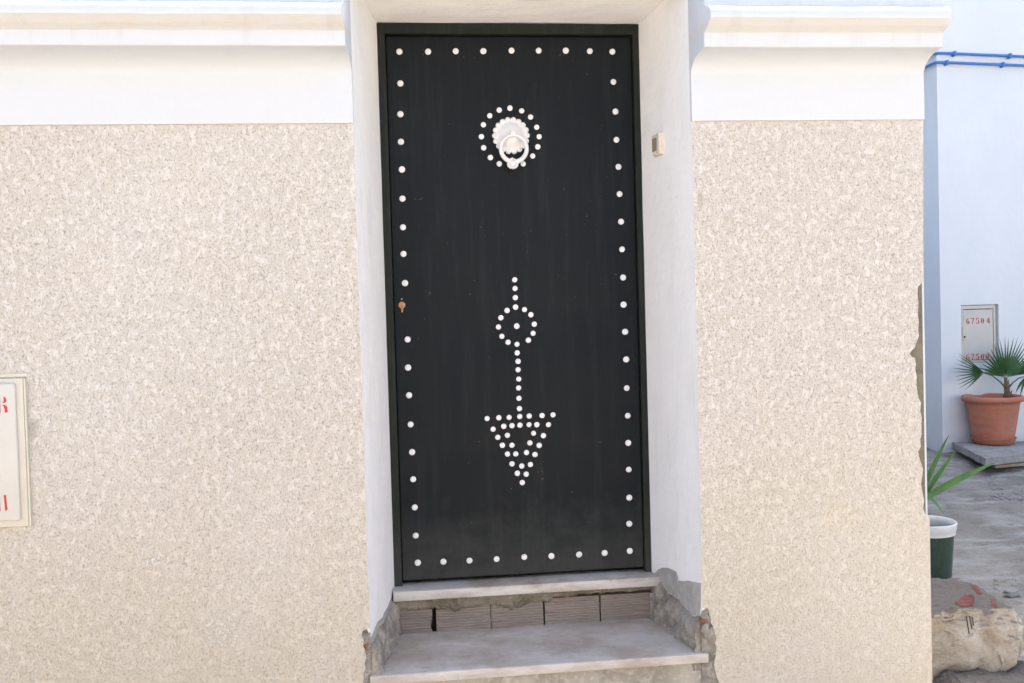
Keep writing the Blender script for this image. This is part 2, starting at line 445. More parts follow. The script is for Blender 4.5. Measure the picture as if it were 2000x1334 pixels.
def jag(p, q, n, amp, seed):
    """points from p to q (exclusive) with in-plane jitter"""
    out = []
    for i in range(1, n):
        t = i/n; a = p.lerp(q, t)
        k = nz(a, 30, seed)*amp
        out.append(V(a.x+k, a.y, a.z+nz(a, 37, seed+3)*amp))
    return out
# stucco coats: real sheets with broken edges
P = lambda u, v: V(at(u, v, 0).x, 0, at(u, v, 0).z)
def sheet(px): return [P(u, v) for u, v in px]
dl = [(719.5, 1190), (709, 1232), (706, 1240), (710.5, 1251), (709, 1262), (713, 1270), (715.5, 1286), (712, 1296), (714, 1306), (710, 1315), (711, 1326), (707, 1340), (703, 1372)]
bm = BM()
prism(bm, [V(-6, 0, -.3), V(-6, 0, ZB), V(X1, 0, ZB)] + [V(X1, 0, P(722, 1226).z)] + sheet(dl[1:]) + [V(at(703, 1372, 0).x, 0, -.3)], (0, SK, 0))
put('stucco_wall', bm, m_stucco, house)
dr_ = [(1373, 1186), (1378, 1190), (1381, 1187), (1385, 1193), (1386, 1202), (1389, 1210), (1388, 1216), (1393, 1223), (1392, 1236), (1397, 1247), (1396, 1256), (1400, 1263), (1398, 1280), (1394.5, 1299), (1399, 1318), (1405, 1336), (1408, 1372)]
cr = [(1803.2, 547), (1799, 554), (1793, 560), (1792, 574), (1794, 590), (1792.5, 612), (1794.5, 628), (1793.5, 645), (1795, 657), (1790, 668), (1787, 679), (1781, 684), (1777, 691), (1781, 697), (1787, 699), (1789, 712), (1787.5, 722), (1790.5, 736), (1790, 752), (1792, 768), (1795, 779), (1799, 787), (1797.5, 802), (1800.5, 815), (1799.5, 832), (1800.5, 848), (1797.5, 858), (1798.5, 872), (1793.5, 883), (1795.5, 893), (1798.5, 903), (1803, 916), (1801, 932), (1799, 945), (1801, 958), (1805, 977), (1803, 993), (1807, 1003)]
XC = X3+.008
bm = BM()
prism(bm, [V(X2, 0, ZB), V(XC, 0, ZB)] + sheet(cr) + [V(XC, 0, P(1810, 1008).z), V(XC, 0, -.3), V(P(1408, 1372).x, 0, -.3)] + sheet(dr_[::-1]) + [V(X2, 0, P(1371, 1180).z)], (0, SK, 0))
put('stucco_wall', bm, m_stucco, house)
# plaster on the side wall: its bare edge is the thin bright line at the broken corner
bm = BM(); box(bm, X3+.001, XC-.0005, SK+.0005, 6, -.3, 2.55)
put('side_plaster', bm, m_band, house)

# smooth white band with cove, fascia and roll: one section run along each pier
def section():
    pts = [(SK, ZB+.0005), (-.0035, ZB+.0005), (-.005, ZB+.004), (-.004, 2.205)]
    for i in range(1, 15):
        a = i/14*pi/2; pts.append((-.004-.114*(1-cos(a)), 2.205+.060*sin(a)))
    pts += [(-.121, 2.267), (-.122, 2.309), (-.127, 2.313), (-.144, 2.319), (-.158, 2.328), (-.168, 2.338), (-.1745, 2.341)]
    for i in range(0, 13):
        a = i/12*pi/2; pts.append((-.132-.0445*cos(a), 2.346+.040*sin(a)))
    pts += [(-.130, 2.389), (-.128, 2.392), (-.127, 2.425), (-.08, 2.44), (SK, 2.53)]
    return pts
def run(bm, x0, x1, splay0=0, splay1=0, st=.06):
    sec = section(); n = max(2, int((x1-x0)/st)); rings = []
    for i in range(n+1):
        t = i/n; ring = []
        for k, (y, z) in enumerate(sec):
            xa = x0 + splay0*y; xb = x1 + splay1*y
            x = xa+(xb-xa)*t
            dz = .0022*nz((x, 0, 0), 1.6, 1) + (.0012*nz((x, y, z), 14, 5) if k > 18 else 0)
            dy = .0020*nz((x, 3, z*2), 3.0, 2) if 3 < k < len(sec)-1 else 0
            ring.append(bm.verts.new((x, y+dy, z+(dz if k > 2 else 0))))
        rings.append(ring)
    m_ = len(sec)
    for a, b in zip(rings, rings[1:]):
        for k in range(m_): bm.faces.new((a[k], b[k], b[(k+1) % m_], a[(k+1) % m_]))
    bm.faces.new(rings[0]); bm.faces.new(rings[-1][::-1])
bm = BM(); run(bm, -4.5, X1+.0005, 0, .10); put('cornice', bm, m_cornice, house, base=(0, 0, 0), sm_angle=40)
bm = BM(); run(bm, X2-.0005, XC+.002, -.08, 0); put('cornice', bm, m_cornice, house, base=(0, 0, 0), sm_angle=40)

# splayed jambs: plaster sheets with a broken lower edge
def jamb_pt(side, t, z, off=0):
    """t = 0 street edge, 1 = door; off>0 goes into the opening"""
    if side < 0: a = V(X1, 0, 0); b = V(DL, DY, 0)
    else: a = V(X2, 0, 0); b = V(DR, DY, 0)
    d = (b-a).normalized(); nrm = V(d.y, -d.x, 0)
    if side > 0: nrm = -nrm
    p = a.lerp(b, t) + nrm*off
    return V(p.x, p.y, z)
def jamb_px(side, u, v):
    a = jamb_pt(side, 0, 0); b = jamb_pt(side, 1, 0); d = (b-a); nrm = V(d.y, -d.x, 0)
    p = on_plane(u, v, a, nrm); t = (p.y)/DY
    return t, p.z
def wallsheet(side, tz, th, off=0):
    bm = BM(); top = [jamb_pt(side, t, z, off) for t, z in tz]
    nrm = jamb_pt(side, 0, 0, 1)-jamb_pt(side, 0, 0)
    prism(bm, top, nrm*(-th)); return bm
JL = [(769, 1153), (767.5, 1162), (764, 1168), (765, 1177), (760.5, 1187), (756, 1192), (757, 1199), (752, 1207), (749, 1217), (743, 1221), (738, 1226), (734, 1240), (730, 1251), (726, 1256), (723, 1262)]
JR = [(1279, 1121), (1285, 1130), (1290, 1136), (1298, 1150), (1305, 1158), (1313, 1162), (1320, 1168), (1327, 1171), (1333, 1181), (1340, 1189), (1346, 1194), (1351, 1202), (1358, 1204), (1362, 1201), (1367, 1203), (1371, 1190)]
def jpoly(side, px):
    tz = [jamb_px(side, u, v) for u, v in px]
    tz = [(max(0, min(1, t)), z) for t, z in tz]
    return tz
tzl = [(0, 2.2), (0, 2.548), (1.25, 2.548), (1.25, .43)] + jpoly(-1, JL) ; tzl = tzl[:4] + [(max(.035, t), z) for t, z in tzl[4:-1]] + [(.035, jamb_px(-1, 722.5, 1240)[1]), (0, jamb_px(-1, 722, 1227)[1])]
tzr = [(0, 2.2), (0, 2.548), (1.25, 2.548), (1.25, .43)] + jpoly(1, JR); tzr = tzr[:4] + [(max(.035, t), z) for t, z in tzr[4:-1]] + [(0, jamb_px(1, 1371, 1185)[1])]
put('jamb', wallsheet(-1, tzl, PL-.0005), m_jamb, house)
put('jamb', wallsheet(1, tzr, PL-.0005), m_jamb, house)
bm = BM()   # soffit, gently uneven
rows = []
for j in range(9):
    t = j/8; y = .0 + t*.56
    xa = X1-.002+(DL-X1)*y/DY; xb = X2+.002+(DR-X2)*y/DY
    rows.append([bm.verts.new((xa+(xb-xa)*i/24, y, ZT+.002+.003*nz((xa+(xb-xa)*i/24, y, 0), 3, 4)+(.02*(1-t)**2))) for i in range(25)])
for a, b in zip(rows, rows[1:]):
    for i in range(24): bm.faces.new((a[i], a[i+1], b[i+1], b[i]))
r = bmesh.ops.extrude_face_region(bm, geom=bm.faces[:])
bmesh.ops.translate(bm, verts=[v for v in r['geom'] if isinstance(v, bmesh.types.BMVert)], vec=(0, 0, .03))
put('soffit', bm, m_soffit, house, smooth=False)
# grey cement smeared over the white right jamb
SM = [(1281, 1118), (1285, 1113), (1293, 1109), (1304, 1109), (1314, 1113), (1321, 1117), (1324, 1126), (1325.5, 1134), (1334, 1135), (1343, 1134), (1356, 1137), (1369.5, 1139)]
lowR = [(u, v-1) for u, v in JR[::-1]]
tz = jpoly(1, SM) + [(.036, jamb_px(1, 1370, 1186)[1])] + [(max(.036, t), z) for t, z in jpoly(1, lowR[1:])]
put('cement_smear', wallsheet(1, tz, .0015, .0015), m_patch, house)
LM = [(768, 1155), (757, 1186), (750, 1197), (747, 1206), (738, 1214), (733, 1224), (728, 1238), (724, 1246)]
tz = jpoly(-1, LM) + [(.036, jamb_px(-1, 723, 1260)[1])] + [(max(.036, t), z) for t, z in jpoly(-1, JL[::-1][1:])]
put('cement_smear', wallsheet(-1, tz, .0015, .0015), m_patch, house)

# rough broken mortar between the jamb plaster and the step
def rubble(side, px, seed):
    tz = sorted(jpoly(side, px))
    def ztop(t):
        if t <= tz[0][0]: return tz[0][1]
        for (a, za), (b, zb) in zip(tz, tz[1:]):
            if a <= t <= b: return za+(zb-za)*(t-a)/max(1e-6, b-a)
        return tz[-1][1]
    bm = BM(); NT, NZ = 64, 26; g = []
    for j in range(NZ+1):
        row = []
        for i in range(NT+1):
            t = .035+.94*i/NT; s = j/NZ
            z0 = ZS-.06; z1 = ztop(t)+.012
            z = z0+(z1-z0)*s
            base = jamb_pt(side, t, z)
            d = .010+.016*(1-s) + .016*nz(base, 14, seed, 4) + .010*abs(nz(base, 40, seed+2, 3))
            e = max(0, (s-.80)/.20); d = d*(1-e)-.012*e
            if t < .0: d -= .01
            row.append(bm.verts.new(jamb_pt(side, t, z, d)))
        g.append(row)
    for a, b in zip(g, g[1:]):
        for i in range(NT): bm.faces.new((a[i], a[i+1], b[i+1], b[i]))
    # close back
    r = bmesh.ops.extrude_face_region(bm, geom=bm.faces[:])
    nrm = jamb_pt(side, 0, 0, 1)-jamb_pt(side, 0, 0)
    for v in [v for v in r['geom'] if isinstance(v, bmesh.types.BMVert)]: v.co -= nrm*.05
    return bm
put('broken_mortar', rubble(-1, JL, 2), m_mortar, house, sm_angle=35)
put('broken_mortar', rubble(1, JR, 9), m_mortar, house, sm_angle=35)
# the same rough mortar seen on the street side, where the stucco has broken away
def facepatch(u0, u1, v0, v1, seed, nx=14, nzv=34, amp=.010):
    bm = BM(); g = []
    for j in range(nzv+1):
        row = []
        for i in range(nx+1):
            p = at(u0+(u1-u0)*i/nx, v0+(v1-v0)*j/nzv, SK)
            e = min(1, i/2.5, (nx-i)/2.5, j/3, (nzv-j)/3)
            row.append(bm.verts.new((p.x, SK-.0015-e*(.003+amp*abs(nz(p, 26, seed, 4))), p.z)))
        g.append(row)
    for a, b in zip(g, g[1:]):
        for i in range(nx): bm.faces.new((a[i], a[i+1], b[i+1], b[i]))
    return bm
put('broken_mortar', facepatch(1370, 1412, 1183, 1345, 4), m_mortar, house, sm_angle=35)
put('broken_mortar', facepatch(700, 724, 1236, 1345, 6, 9), m_mortar, house, sm_angle=35)
def shard(c, s, rot, seed, mtl, parent, name):
    bm = BM(); bmesh.ops.create_icosphere(bm, subdivisions=2, radius=1)
    R = Matrix.Rotation(rot, 3, 'Y')
    for v in bm.verts:
        k = 1+.35*nz(v.co, 1.5, seed, 3); q = v.co*k
        v.co = Vector(c) + R @ V(q.x*s[0], q.y*s[1], q.z*s[2])
    return put(name, bm, mtl, parent, sm_angle=25)
c = at(1374, 1213, .012); shard(c, (.018, .014, .010), .5, 1, m_redbrick, house, 'brick_fragment')
c = at(1386, 1199, .008); shard(c, (.009, .006, .010), -.5, 5, m_core, house, 'mortar_lump')
c = at(1388, 1240, .004); shard(c, (.018, .012, .030), -.2, 8, m_mortar, house, 'mortar_lump')
c = at(1378, 1232, -.003); shard(c, (.012, .014, .026), .1, 12, m_mortar, house, 'mortar_lump')
c = at(716, 1262, .010); shard(c, (.009, .010, .011), .4, 21, m_redbrick, house, 'brick_fragment')
c = at(719, 1264, .008); shard(c, (.007, .008, .010), .4, 23, m_mortar, house, 'mortar_lump')
c = at(714, 1318, .008); shard(c, (.010, .010, .016), .1, 27, m_mortar, house, 'mortar_lump')

# unseen house added across the street to bounce sunlight onto the facade
opp = empty('added_house', (0, -8.2, -.1), 'unseen cream house across the street behind the viewer, added to bounce light', 'house')
bm = BM()
cols = [-16, -9.6, -8.4, -3.6, -2.4, 2.2, 3.4, 8.0, 9.2, 16]; zs_ = [-.3, 1.05, 2.25, 4.6]
for i in range(len(cols)-1):
    for j in range(3):
        x0, x1 = cols[i], cols[i+1]
        if j == 1 and i % 2 == 1: continue
        bm.faces.new([bm.verts.new(p) for p in ((x0, -8.2, zs_[j]), (x1, -8.2, zs_[j]), (x1, -8.2, zs_[j+1]), (x0, -8.2, zs_[j+1]))])
bmesh.ops.remove_doubles(bm, verts=bm.verts, dist=.001)
r = bmesh.ops.extrude_face_region(bm, geom=bm.faces[:])
bmesh.ops.translate(bm, verts=[v for v in r['geom'] if isinstance(v, bmesh.types.BMVert)], vec=(0, -.35, 0))
put('wall', bm, m_opp, opp)
for i in (1, 3, 5, 7):
    bm = BM(); box(bm, cols[i]+.02, cols[i+1]-.02, -8.40, -8.36, zs_[1]+.02, zs_[2]-.02, .004, 1)
    for k in range(9): box(bm, cols[i]+.08, cols[i+1]-.08, -8.355, -8.335, zs_[1]+.10+k*.118, zs_[1]+.17+k*.118)
    put('shutter', bm, m_bluepipe, opp)

# ------------------------------------------------------------------ door frame and door
fr = empty('door_frame', (DL, DY, ZSILL), 'charcoal steel frame fixed in the plastered recess around the studded door', 'door frame')
def wavybar(bm, p0, p1, w, d, horiz, seed):
    n = 26; rings = []
    for i in range(n+1):
        t = i/n; c = p0.lerp(p1, t); k = .0022*nz(c, 5, seed, 3)
        if horiz: q = [V(c.x, c.y, c.z), V(c.x, c.y, c.z+w+k), V(c.x, c.y+d, c.z+w+k), V(c.x, c.y+d, c.z)]
        else: q = [V(c.x, c.y, c.z), V(c.x+w+k, c.y, c.z), V(c.x+w+k, c.y+d, c.z), V(c.x, c.y+d, c.z)]
        rings.append([bm.verts.new(v) for v in q])
    for a, b in zip(rings, rings[1:]):
        for k in range(4): bm.faces.new((a[k], b[k], b[(k+1) % 4], a[(k+1) % 4]))
    bm.faces.new(rings[0]); bm.faces.new(rings[-1][::-1])
FW_L, FW_R, FW_T = .028, .0225, .037
bm = BM(); wavybar(bm, V(DL+FW_L, DY, ZSILL), V(DL+FW_L, DY, ZT-FW_T-.0005), -FW_L, .07, False, 1); put('side_post', bm, m_frame, fr)
bm = BM(); wavybar(bm, V(DR-FW_R, DY, ZSILL), V(DR-FW_R, DY, ZT-FW_T-.0005), FW_R, .07, False, 2); put('side_post', bm, m_frame, fr)
bm = BM(); wavybar(bm, V(DL-.002, DY-.001, ZT-FW_T), V(DR+.002, DY-.001, ZT-FW_T), FW_T, .071, True, 3); put('head_bar', bm, m_frame, fr)

YD = DY+.020   # leaf face
L0, L1, B0, T0 = DL+FW_L+.003, DR-FW_R-.003, ZSILL+.014, ZT-FW_T-.004
door = empty('studded_door', (L0, YD, B0), 'tall charcoal metal door with white studs, round white knocker and brass lock', 'door')
bm = BM(); box(bm, L0, L1, YD, YD+.045, B0, T0, .0015, 1); put('door_leaf', bm, m_door, door)
bm = BM(); box(bm, DL+FW_L+.002, DR-FW_R-.002, YD+.05, YD+.06, ZSILL, ZT-.01); put('gap_shade_sheet', bm, m_dark, fr)  # near-black sheet: shade in the gaps round the leaf put into colour

studs_big = [(780,101),(836,101),(890,100),(944,100),(999,99),(1052,99),(1105,99),(1152,100),(1196,101),
 (782,163),(782,223),(783,277),(785,331),(786,388),(787,444),(788,496),(791,553),(796,663),(797,718),(799,772),(802,829),(805,883),(807,936),(810,991),(812,1046),(816,1099),
 (1198,160),(1202,218),(1204,273),(1208,326),(1210,379),(1213,433),(1215,487),(1217,542),(1218,595),(1221,648),(1223,702),(1224,758),(1226,812),(1227,865),(1228,917),(1229,972),(1229,1023),(1230,1076),
 (866,1097),(917,1095),(970,1092),(1024,1088),(1077,1086),(1131,1083),(1181,1080), (1009.2,637)]
kn = [(753,245),(588,275),(443,362),(346,500),(315,683),(350,853),(453,1002),(590,1098),(955,1098),(1100,979),(1179,838),(1200,683),(1163,538),(1069,382),(932,287)]
ar = [(319,80),(321,132),(323,186),(324,242),(274,262),(377,257),(237,305),(415,287),(223,360),(435,343),(243,415),(428,397),(280,450),(400,438),(333,462),
 (334,513),(339,563),(339,613),(343,668),(342,721),(344,782),(347,843),
 (156,902),(225,897),(286,895),(349,890),(405,887),(481,884),(546,880),
 (191,965),(254,948),(303,944),(350,941),(404,938),(450,938),(519,938),
 (219,1013),(276,1001),(431,989),(489,1003),(246,1060),(303,1060),(409,1046),(464,1061),
 (276,1112),(325,1111),(389,1103),(439,1115),(303,1170),(361,1183),(412,1174),(335,1226),(387,1231),(364,1281)]
studs_small = [(900+a/7.845, 180+b/7.845) for a, b in kn] + [(900+a/3.032, 520+b/3.032) for a, b in ar]
def stud_mesh(name, r):
    bm = BM(); prof = [(r, -.001), (r, .0012), (r*.94, .0022), (r*.72, .0029), (r*.4, .0033), (r*.06, .0034)]
    lathe(bm, (0, 0, 0), prof, 16, ROTY)
    bmesh.ops.recalc_face_normals(bm, faces=bm.faces)
    for f in bm.faces: f.smooth = True
    me = bpy.data.meshes.new(name); bm.to_mesh(me); bm.free(); me.materials.append(m_white); return me
sb, ss = stud_mesh('stud', .0112), stud_mesh('small_stud', .0098)
for me, lst in ((sb, studs_big), (ss, studs_small)):
    for u, v in lst:
        p = at(u, v, YD-.001)
        o = bpy.data.objects.new('stud', me); COL.objects.link(o); o.parent = door
        o.location = p - V(L0, YD, B0)
        k = 1+random.uniform(-.04, .04); o.scale = (k, 1, k)
        o.rotation_euler = (random.uniform(-.12, .12), 0, random.uniform(-.12, .12))

# knocker
kc = at(997.9, 265.1, YD)
knk = bpy.data.objects.new('knocker', None)
bm = BM()
prof = [(.060, 0), (.060, .004), (.057, .006), (.050, .0065), (.044, .010), (.036, .018), (.024, .025), (.010, .0285), (.001, .029)]
lathe(bm, (kc.x, YD, kc.z), prof, 48, ROTY)
npet = 18
for k in range(npet):
    a = 2*pi*(k+.5)/npet
    cx, cz = kc.x+.0585*sin(a), kc.z+.0575*cos(a)
    pr = [(.0106, 0), (.0106, .0035), (.0085, .0062), (.004, .0078), (.0006, .008)]
    lathe(bm, (cx, YD+.0002, cz), pr, 14, ROTY)
knk = put('knocker', bm, m_white, door, base=(kc.x, YD, kc.z), sm_angle=50)
rc = at(1003.2, 290.5, YD-.03)
bm = BM(); RR = .0472; pts = []
tilt = .20
for k in range(44):
    a = 2*pi*k/44
    dx, dzz = RR*sin(a), RR*cos(a)
    rr = .0058+.0030*(.5-.5*cos(a))
    pts.append((V(rc.x+dx, YD-.030+.012*(-dzz/RR-1)*-.3*0-.010*(1-(-dzz/RR))*.5, rc.z+dzz), rr))
rings = []
for k, (p, rr) in enumerate(pts):
    a = 2*pi*k/44; o1 = V(sin(a), 0, cos(a)); o2 = V(0, -1, 0)
    rings.append([bm.verts.new(p + (o1*cos(2*pi*q/10)+o2*sin(2*pi*q/10))*rr) for q in range(10)])
for k in range(44):
    a, b = rings[k], rings[(k+1) % 44]
    for q in range(10): bm.faces.new((a[q], b[q], b[(q+1) % 10], a[(q+1) % 10]))
put('ring', bm, m_white, knk, smooth=True)
bm = BM(); hc = at(1001.5, 262, YD-.036)
box(bm, hc.x-.010, hc.x+.010, YD-.047, YD-.020, hc.z-.010, hc.z+.011, .003)
put('hinge_block', bm, m_white, knk, sm_angle=40)
bm = BM(); oc = at(1001.5, 318.5, YD-.036)
for a in (-95, -62, -30, 0, 30, 62, 95):
    aa = radians(a); q = V(oc.x+.0165*sin(aa), YD-.034, oc.z-.0125*cos(aa)-.004)
    lathe(bm, q, [(.0050, -.005), (.0052, .003), (.0036, .006), (.0006, .0072)], 12, ROTY)
lathe(bm, (oc.x, YD-.032, oc.z-.001), [(.013, -.005), (.0125, .004), (.008, .008), (.0006, .010)], 16, ROTY)
for dx, dzz in ((-.007, .013), (.006, .012), (-.0015, .016)):
    lathe(bm, (oc.x+dx, YD-.034, oc.z+dzz), [(.0048, -.004), (.0045, .005), (.0022, .0085), (.0005, .009)], 12, ROTY)
put('striker', bm, m_white, knk, sm_angle=50)

# lock
lc = at(785, 596, YD)
bm = BM(); lathe(bm, (lc.x, YD, lc.z), [(.0125, -.002), (.0125, .0022), (.0110, .0036), (.0006, .0040)], 20, ROTY)
box(bm, lc.x-.0035, lc.x+.0045, YD-.003, YD+.001, lc.z-.021, lc.z-.0105, .001, 1)
lk = put('lock', bm, m_brass, door, base=(lc.x, YD, lc.z), sm_angle=40)
bm = BM(); box(bm, lc.x-.001, lc.x+.0014, YD-.0050, YD-.0038, lc.z-.009, lc.z-.002); put('keyhole', bm, m_dark, lk)
for dz in (.022, -.0235):
    bm = BM(); lathe(bm, (lc.x, YD, lc.z+dz), [(.0026, -.001), (.0024, .0012), (.0004, .0016)], 10, ROTY); put('screw', bm, m_screw, lk)

# ------------------------------------------------------------------ sill, brick riser, step
sx0, sx1 = DL-.004, DR+.020
sill = empty('marble_sill', ((sx0+sx1)/2, .37, ZSILL-.035), 'narrow stained white marble sill directly under the charcoal door', 'door sill')
bm = BM(); box(bm, sx0, sx1, .355, .50, ZSILL-.034, ZSILL, .003, 2)
put('marble_slab', bm, m_sill, sill, sm_angle=50)
ris = empty('brick_riser', ((DL+DR)/2, .40, ZS), 'low riser of ribbed hollow clay bricks under stained mortar between sill and step', 'brick riser')
YB = .385
def fx(u, v=1215): return at(u, v, YB).x
def brick(u0, u1, zt, nl=None, cut=0, seed=0, dark=0):
    bm = BM(); x0, x1 = fx(u0), fx(u1); z0 = ZS-.002; n = 9
    prof = []
    for i in range(n):
        a = z0+.008+(zt-z0-.012)*i/n; b = z0+.008+(zt-z0-.012)*(i+1)/n
        prof += [(YB+.0034, a), (YB, a+(b-a)*.25), (YB, a+(b-a)*.68), (YB+.0034, a+(b-a)*.92)]
    prof = [(YB+.06, z0), (YB+.001, z0)] + prof + [(YB+.001, zt), (YB+.06, zt)]
    m_ = 8; rings = []
    for i in range(m_+1):
        t = i/m_; ring = []
        for y, z in prof:
            x = x0+(x1-x0)*t
            if i == m_ and cut: x -= cut*(.5+.5*sin((z-z0)*60))*(1 if z > z0+.01 else .3)
            ring.append(bm.verts.new((x, y + (.0015*nz((x, y, z), 18, seed) if y < YB+.01 else 0) , z)))
        rings.append(ring)
    q = len(prof)
    for a, b in zip(rings, rings[1:]):
        for k in range(q): bm.faces.new((a[k], b[k], b[(k+1) % q], a[(k+1) % q]))
    bm.faces.new(rings[0]); bm.faces.new(rings[-1][::-1])
    return put('brick', bm, m_brick, ris)
brick(772, 845, ZS+.098, cut=.008, seed=1)
brick(852.5, 958.5, ZS+.098, seed=2)
brick(960, 1061.5, ZS+.098, seed=3)
brick(1065, 1171.5, ZS+.098, seed=4)
brick(1174.5, 1272, ZS+.098, seed=5)
bm = BM(); box(bm, DL-.005, DR+.01, YB+.035, .50, ZS-.1, ZSILL-.036); put('mortar_backing', bm, m_dark, ris)
# mortar squeezed over the brick tops, ragged drips below
bm = BM(); n = 150; g = []
xa, xb = DL-.006, DR+.012
for i in range(n+1):
    x = xa+(xb-xa)*i/n
    drip = .014+.018*max(0, nz((x, 0, 0), 9, 3, 4))+.012*max(0, nz((x, 0, 0), 45, 5, 2))
    if x < .50: drip += .012+.034*max(0, nz((x, 2, 0), 26, 8, 3))
    if x > .60: drip -= .006
    zt = ZSILL-.0345; zb = ZS+.116-drip
    col = []
    for j in range(9):
        s = j/8; z = zb+(zt-zb)*s
        col.append(bm.verts.new((x, YB-.003-.006*min(1, s*3)-.005*abs(nz((x, 0, z), 35, 2, 3))+(.005 if j == 0 else 0), z)))
    g.append(col)
for a, b in zip(g, g[1:]):
    for j in range(8): bm.faces.new((a[j], b[j], b[j+1], a[j+1]))
r = bmesh.ops.extrude_face_region(bm, geom=bm.faces[:])
bmesh.ops.translate(bm, verts=[v for v in r['geom'] if isinstance(v, bmesh.types.BMVert)], vec=(0, .03, 0))
put('mortar_bed', bm, m_stain, ris, sm_angle=40)
# cement filling the right end beside the last brick
bm = BM(); g = []
for i in range(13):
    x = fx(1270)+(DR+.014-fx(1270))*i/12
    g.append([bm.verts.new((x, YB-.004-.006*abs(nz((x, 0, j*.1), 8, 4, 3))-.004*(i/12), ZS-.002+.10*j/12)) for j in range(13)])
for a, b in zip(g, g[1:]):
    for j in range(12): bm.faces.new((a[j], b[j], b[j+1], a[j+1]))
r = bmesh.ops.extrude_face_region(bm, geom=bm.faces[:])
bmesh.ops.translate(bm, verts=[v for v in r['geom'] if isinstance(v, bmesh.types.BMVert)], vec=(0, .03, 0))
put('mortar_fill', bm, m_mortar, ris, sm_angle=40)

step = empty('door_step', (.41, .18, -.08), 'wide grey marble step with a pale front edge below the brick riser', 'step')
bm = BM()
fa = at(722, 1324, -.006); fb = at(1384.5, 1277, -.006)
foot = [V(fa.x, -.006, 0), V(fb.x, -.006, 0), V(jamb_pt(1, .03, 0, -.004).x+.004, .02, 0), V(jamb_pt(1, .9, 0).x, .40, 0), V(jamb_pt(-1, .9, 0).x, .40, 0), V(jamb_pt(-1, .03, 0).x, .02, 0)]
prism(bm, [V(p.x, p.y, ZS-.030) for p in foot], (0, 0, .030))
bmesh.ops.bevel(bm, geom=[e for e in bm.edges if abs(e.verts[0].co.y+.006) < 1e-4 and abs(e.verts[1].co.y+.006) < 1e-4], offset=.003, segments=2, profile=.5, affect='EDGES')
put('marble_slab', bm, m_slab, step, sm_angle=50)
bm = BM(); g = []
for i in range(61):
    x = X1-.006+(X2+.012-X1+.006)*i/60
    g.append([bm.verts.new((x, .018-.010*abs(nz((x, 0, -.1+.39*j/24), 12, 3, 4))-.004*nz((x, 0, .39*j/24), 40, 1, 2), -.12+(ZS-.0305+.12)*j/24)) for j in range(25)])
for a, b in zip(g, g[1:]):
    for j in range(24): bm.faces.new((a[j], b[j], b[j+1], a[j+1]))
r = bmesh.ops.extrude_face_region(bm, geom=bm.faces[:])
bmesh.ops.translate(bm, verts=[v for v in r['geom'] if isinstance(v, bmesh.types.BMVert)], vec=(0, .3, 0))
put('cement_riser', bm, m_riser, step, sm_angle=40)

# ------------------------------------------------------------------ doorbell on the right jamb
t0, zt0 = jamb_px(1, 1272, 262); t1, zb0 = jamb_px(1, 1300, 306)
A = jamb_pt(1, 0, 0); B = jamb_pt(1, 1, 0); JD = (B-A).normalized(); JN = V(-JD.y, JD.x, 0)
if JN.x > 0: JN = -JN
bt = (t0+t1)/2-.030; bz = (zt0+zb0)/2
bc = jamb_pt(1, bt, bz)
bell = empty('doorbell', bc, 'small cream doorbell with a brown push button on the white right jamb', 'doorbell')
def jbox(bm, d0, d1, n0, n1, z0, z1, bev=.002):
    """d along the jamb (towards the door), n out of the jamb, about the bell's centre"""
    tmp = BM(); box(tmp, d0, d1, n0, n1, z0, z1, bev, 2)
    for v in tmp.verts: v.co = bc + JD*v.co.x + JN*v.co.y + V(0, 0, v.co.z)
    me = bpy.data.meshes.new('t'); tmp.to_mesh(me); tmp.free(); bm.from_mesh(me); bpy.data.meshes.remove(me)
hw, hh = .037, .040
bm = BM(); jbox(bm, -hw, hw, 0, .006, -hh, hh, .002); jbox(bm, -hw+.004, hw-.003, .004, .015, -hh+.003, hh-.003, .004)
put('bell_housing', bm, m_bell, bell, sm_angle=40)
bm = BM()   # curved raised cheek on the street half
pts = []
for i in range(13):
    a = -1+2*i/12; pts.append((-.002-.016*(1-a*a)*0-.004*a*a, a*(hh-.005)))
prof = [(-hw+.005, z) for _, z in [(0, -hh+.005), (0, hh-.005)]]
poly = [V(-hw+.006, 0, -hh+.006)] + [V(-.012-.008*(-(a*a))+.004-.008, 0, a*(hh-.006)) for a in [-1+2*i/12 for i in range(13)]] + [V(-hw+.006, 0, hh-.006)]
poly = [bc + JD*p.x + JN*.0145 + V(0, 0, p.z) for p in poly]
prism(bm, poly, JN*.0040)
put('bell_cheek', bm, m_cream2, bell)
bm = BM(); jbox(bm, -.010, hw-.007, .0140, .0172, -hh*.55, hh*.60, .001)
put('push_button', bm, m_bellb, bell)

# ------------------------------------------------------------------ meter cabinet at the left
mx1 = -1.139; mz0, mz1 = .849, 1.300; mx0 = mx1-.33
mb = empty('meter_cabinet', ((mx0+mx1)/2, 0, mz0), 'cream meter cabinet cut off by the left edge, set in the beige stucco', 'meter cabinet')
bm = BM(); box(bm, mx0-.005, mx1-.0065, -.013, .010, mz0+.002, mz1, .0025); put('cabinet_frame', bm, m_cream, mb, sm_angle=50)
bm = BM(); box(bm, mx1-.0055, mx1, -.012, .010, mz0, mz1-.001, .001, 1); 
box(bm, mx0-.005, mx1+.004, -.0035, .008, mz1+.002, mz1+.014, .002, 1)
put('mortar_surround', bm, m_cream, mb)
bm = BM(); box(bm, mx0+.022, mx1-.026, -.024, -.012, mz0+.022, mz1-.014, .006, 3)
cov = put('cover', bm, m_cream2, mb, sm_angle=60)
def poly_y(bm, pts, y, th=.0008): prism(bm, [V(x, y, z) for x, z in pts], (0, th, 0))
ly = -.0250
bm = BM()
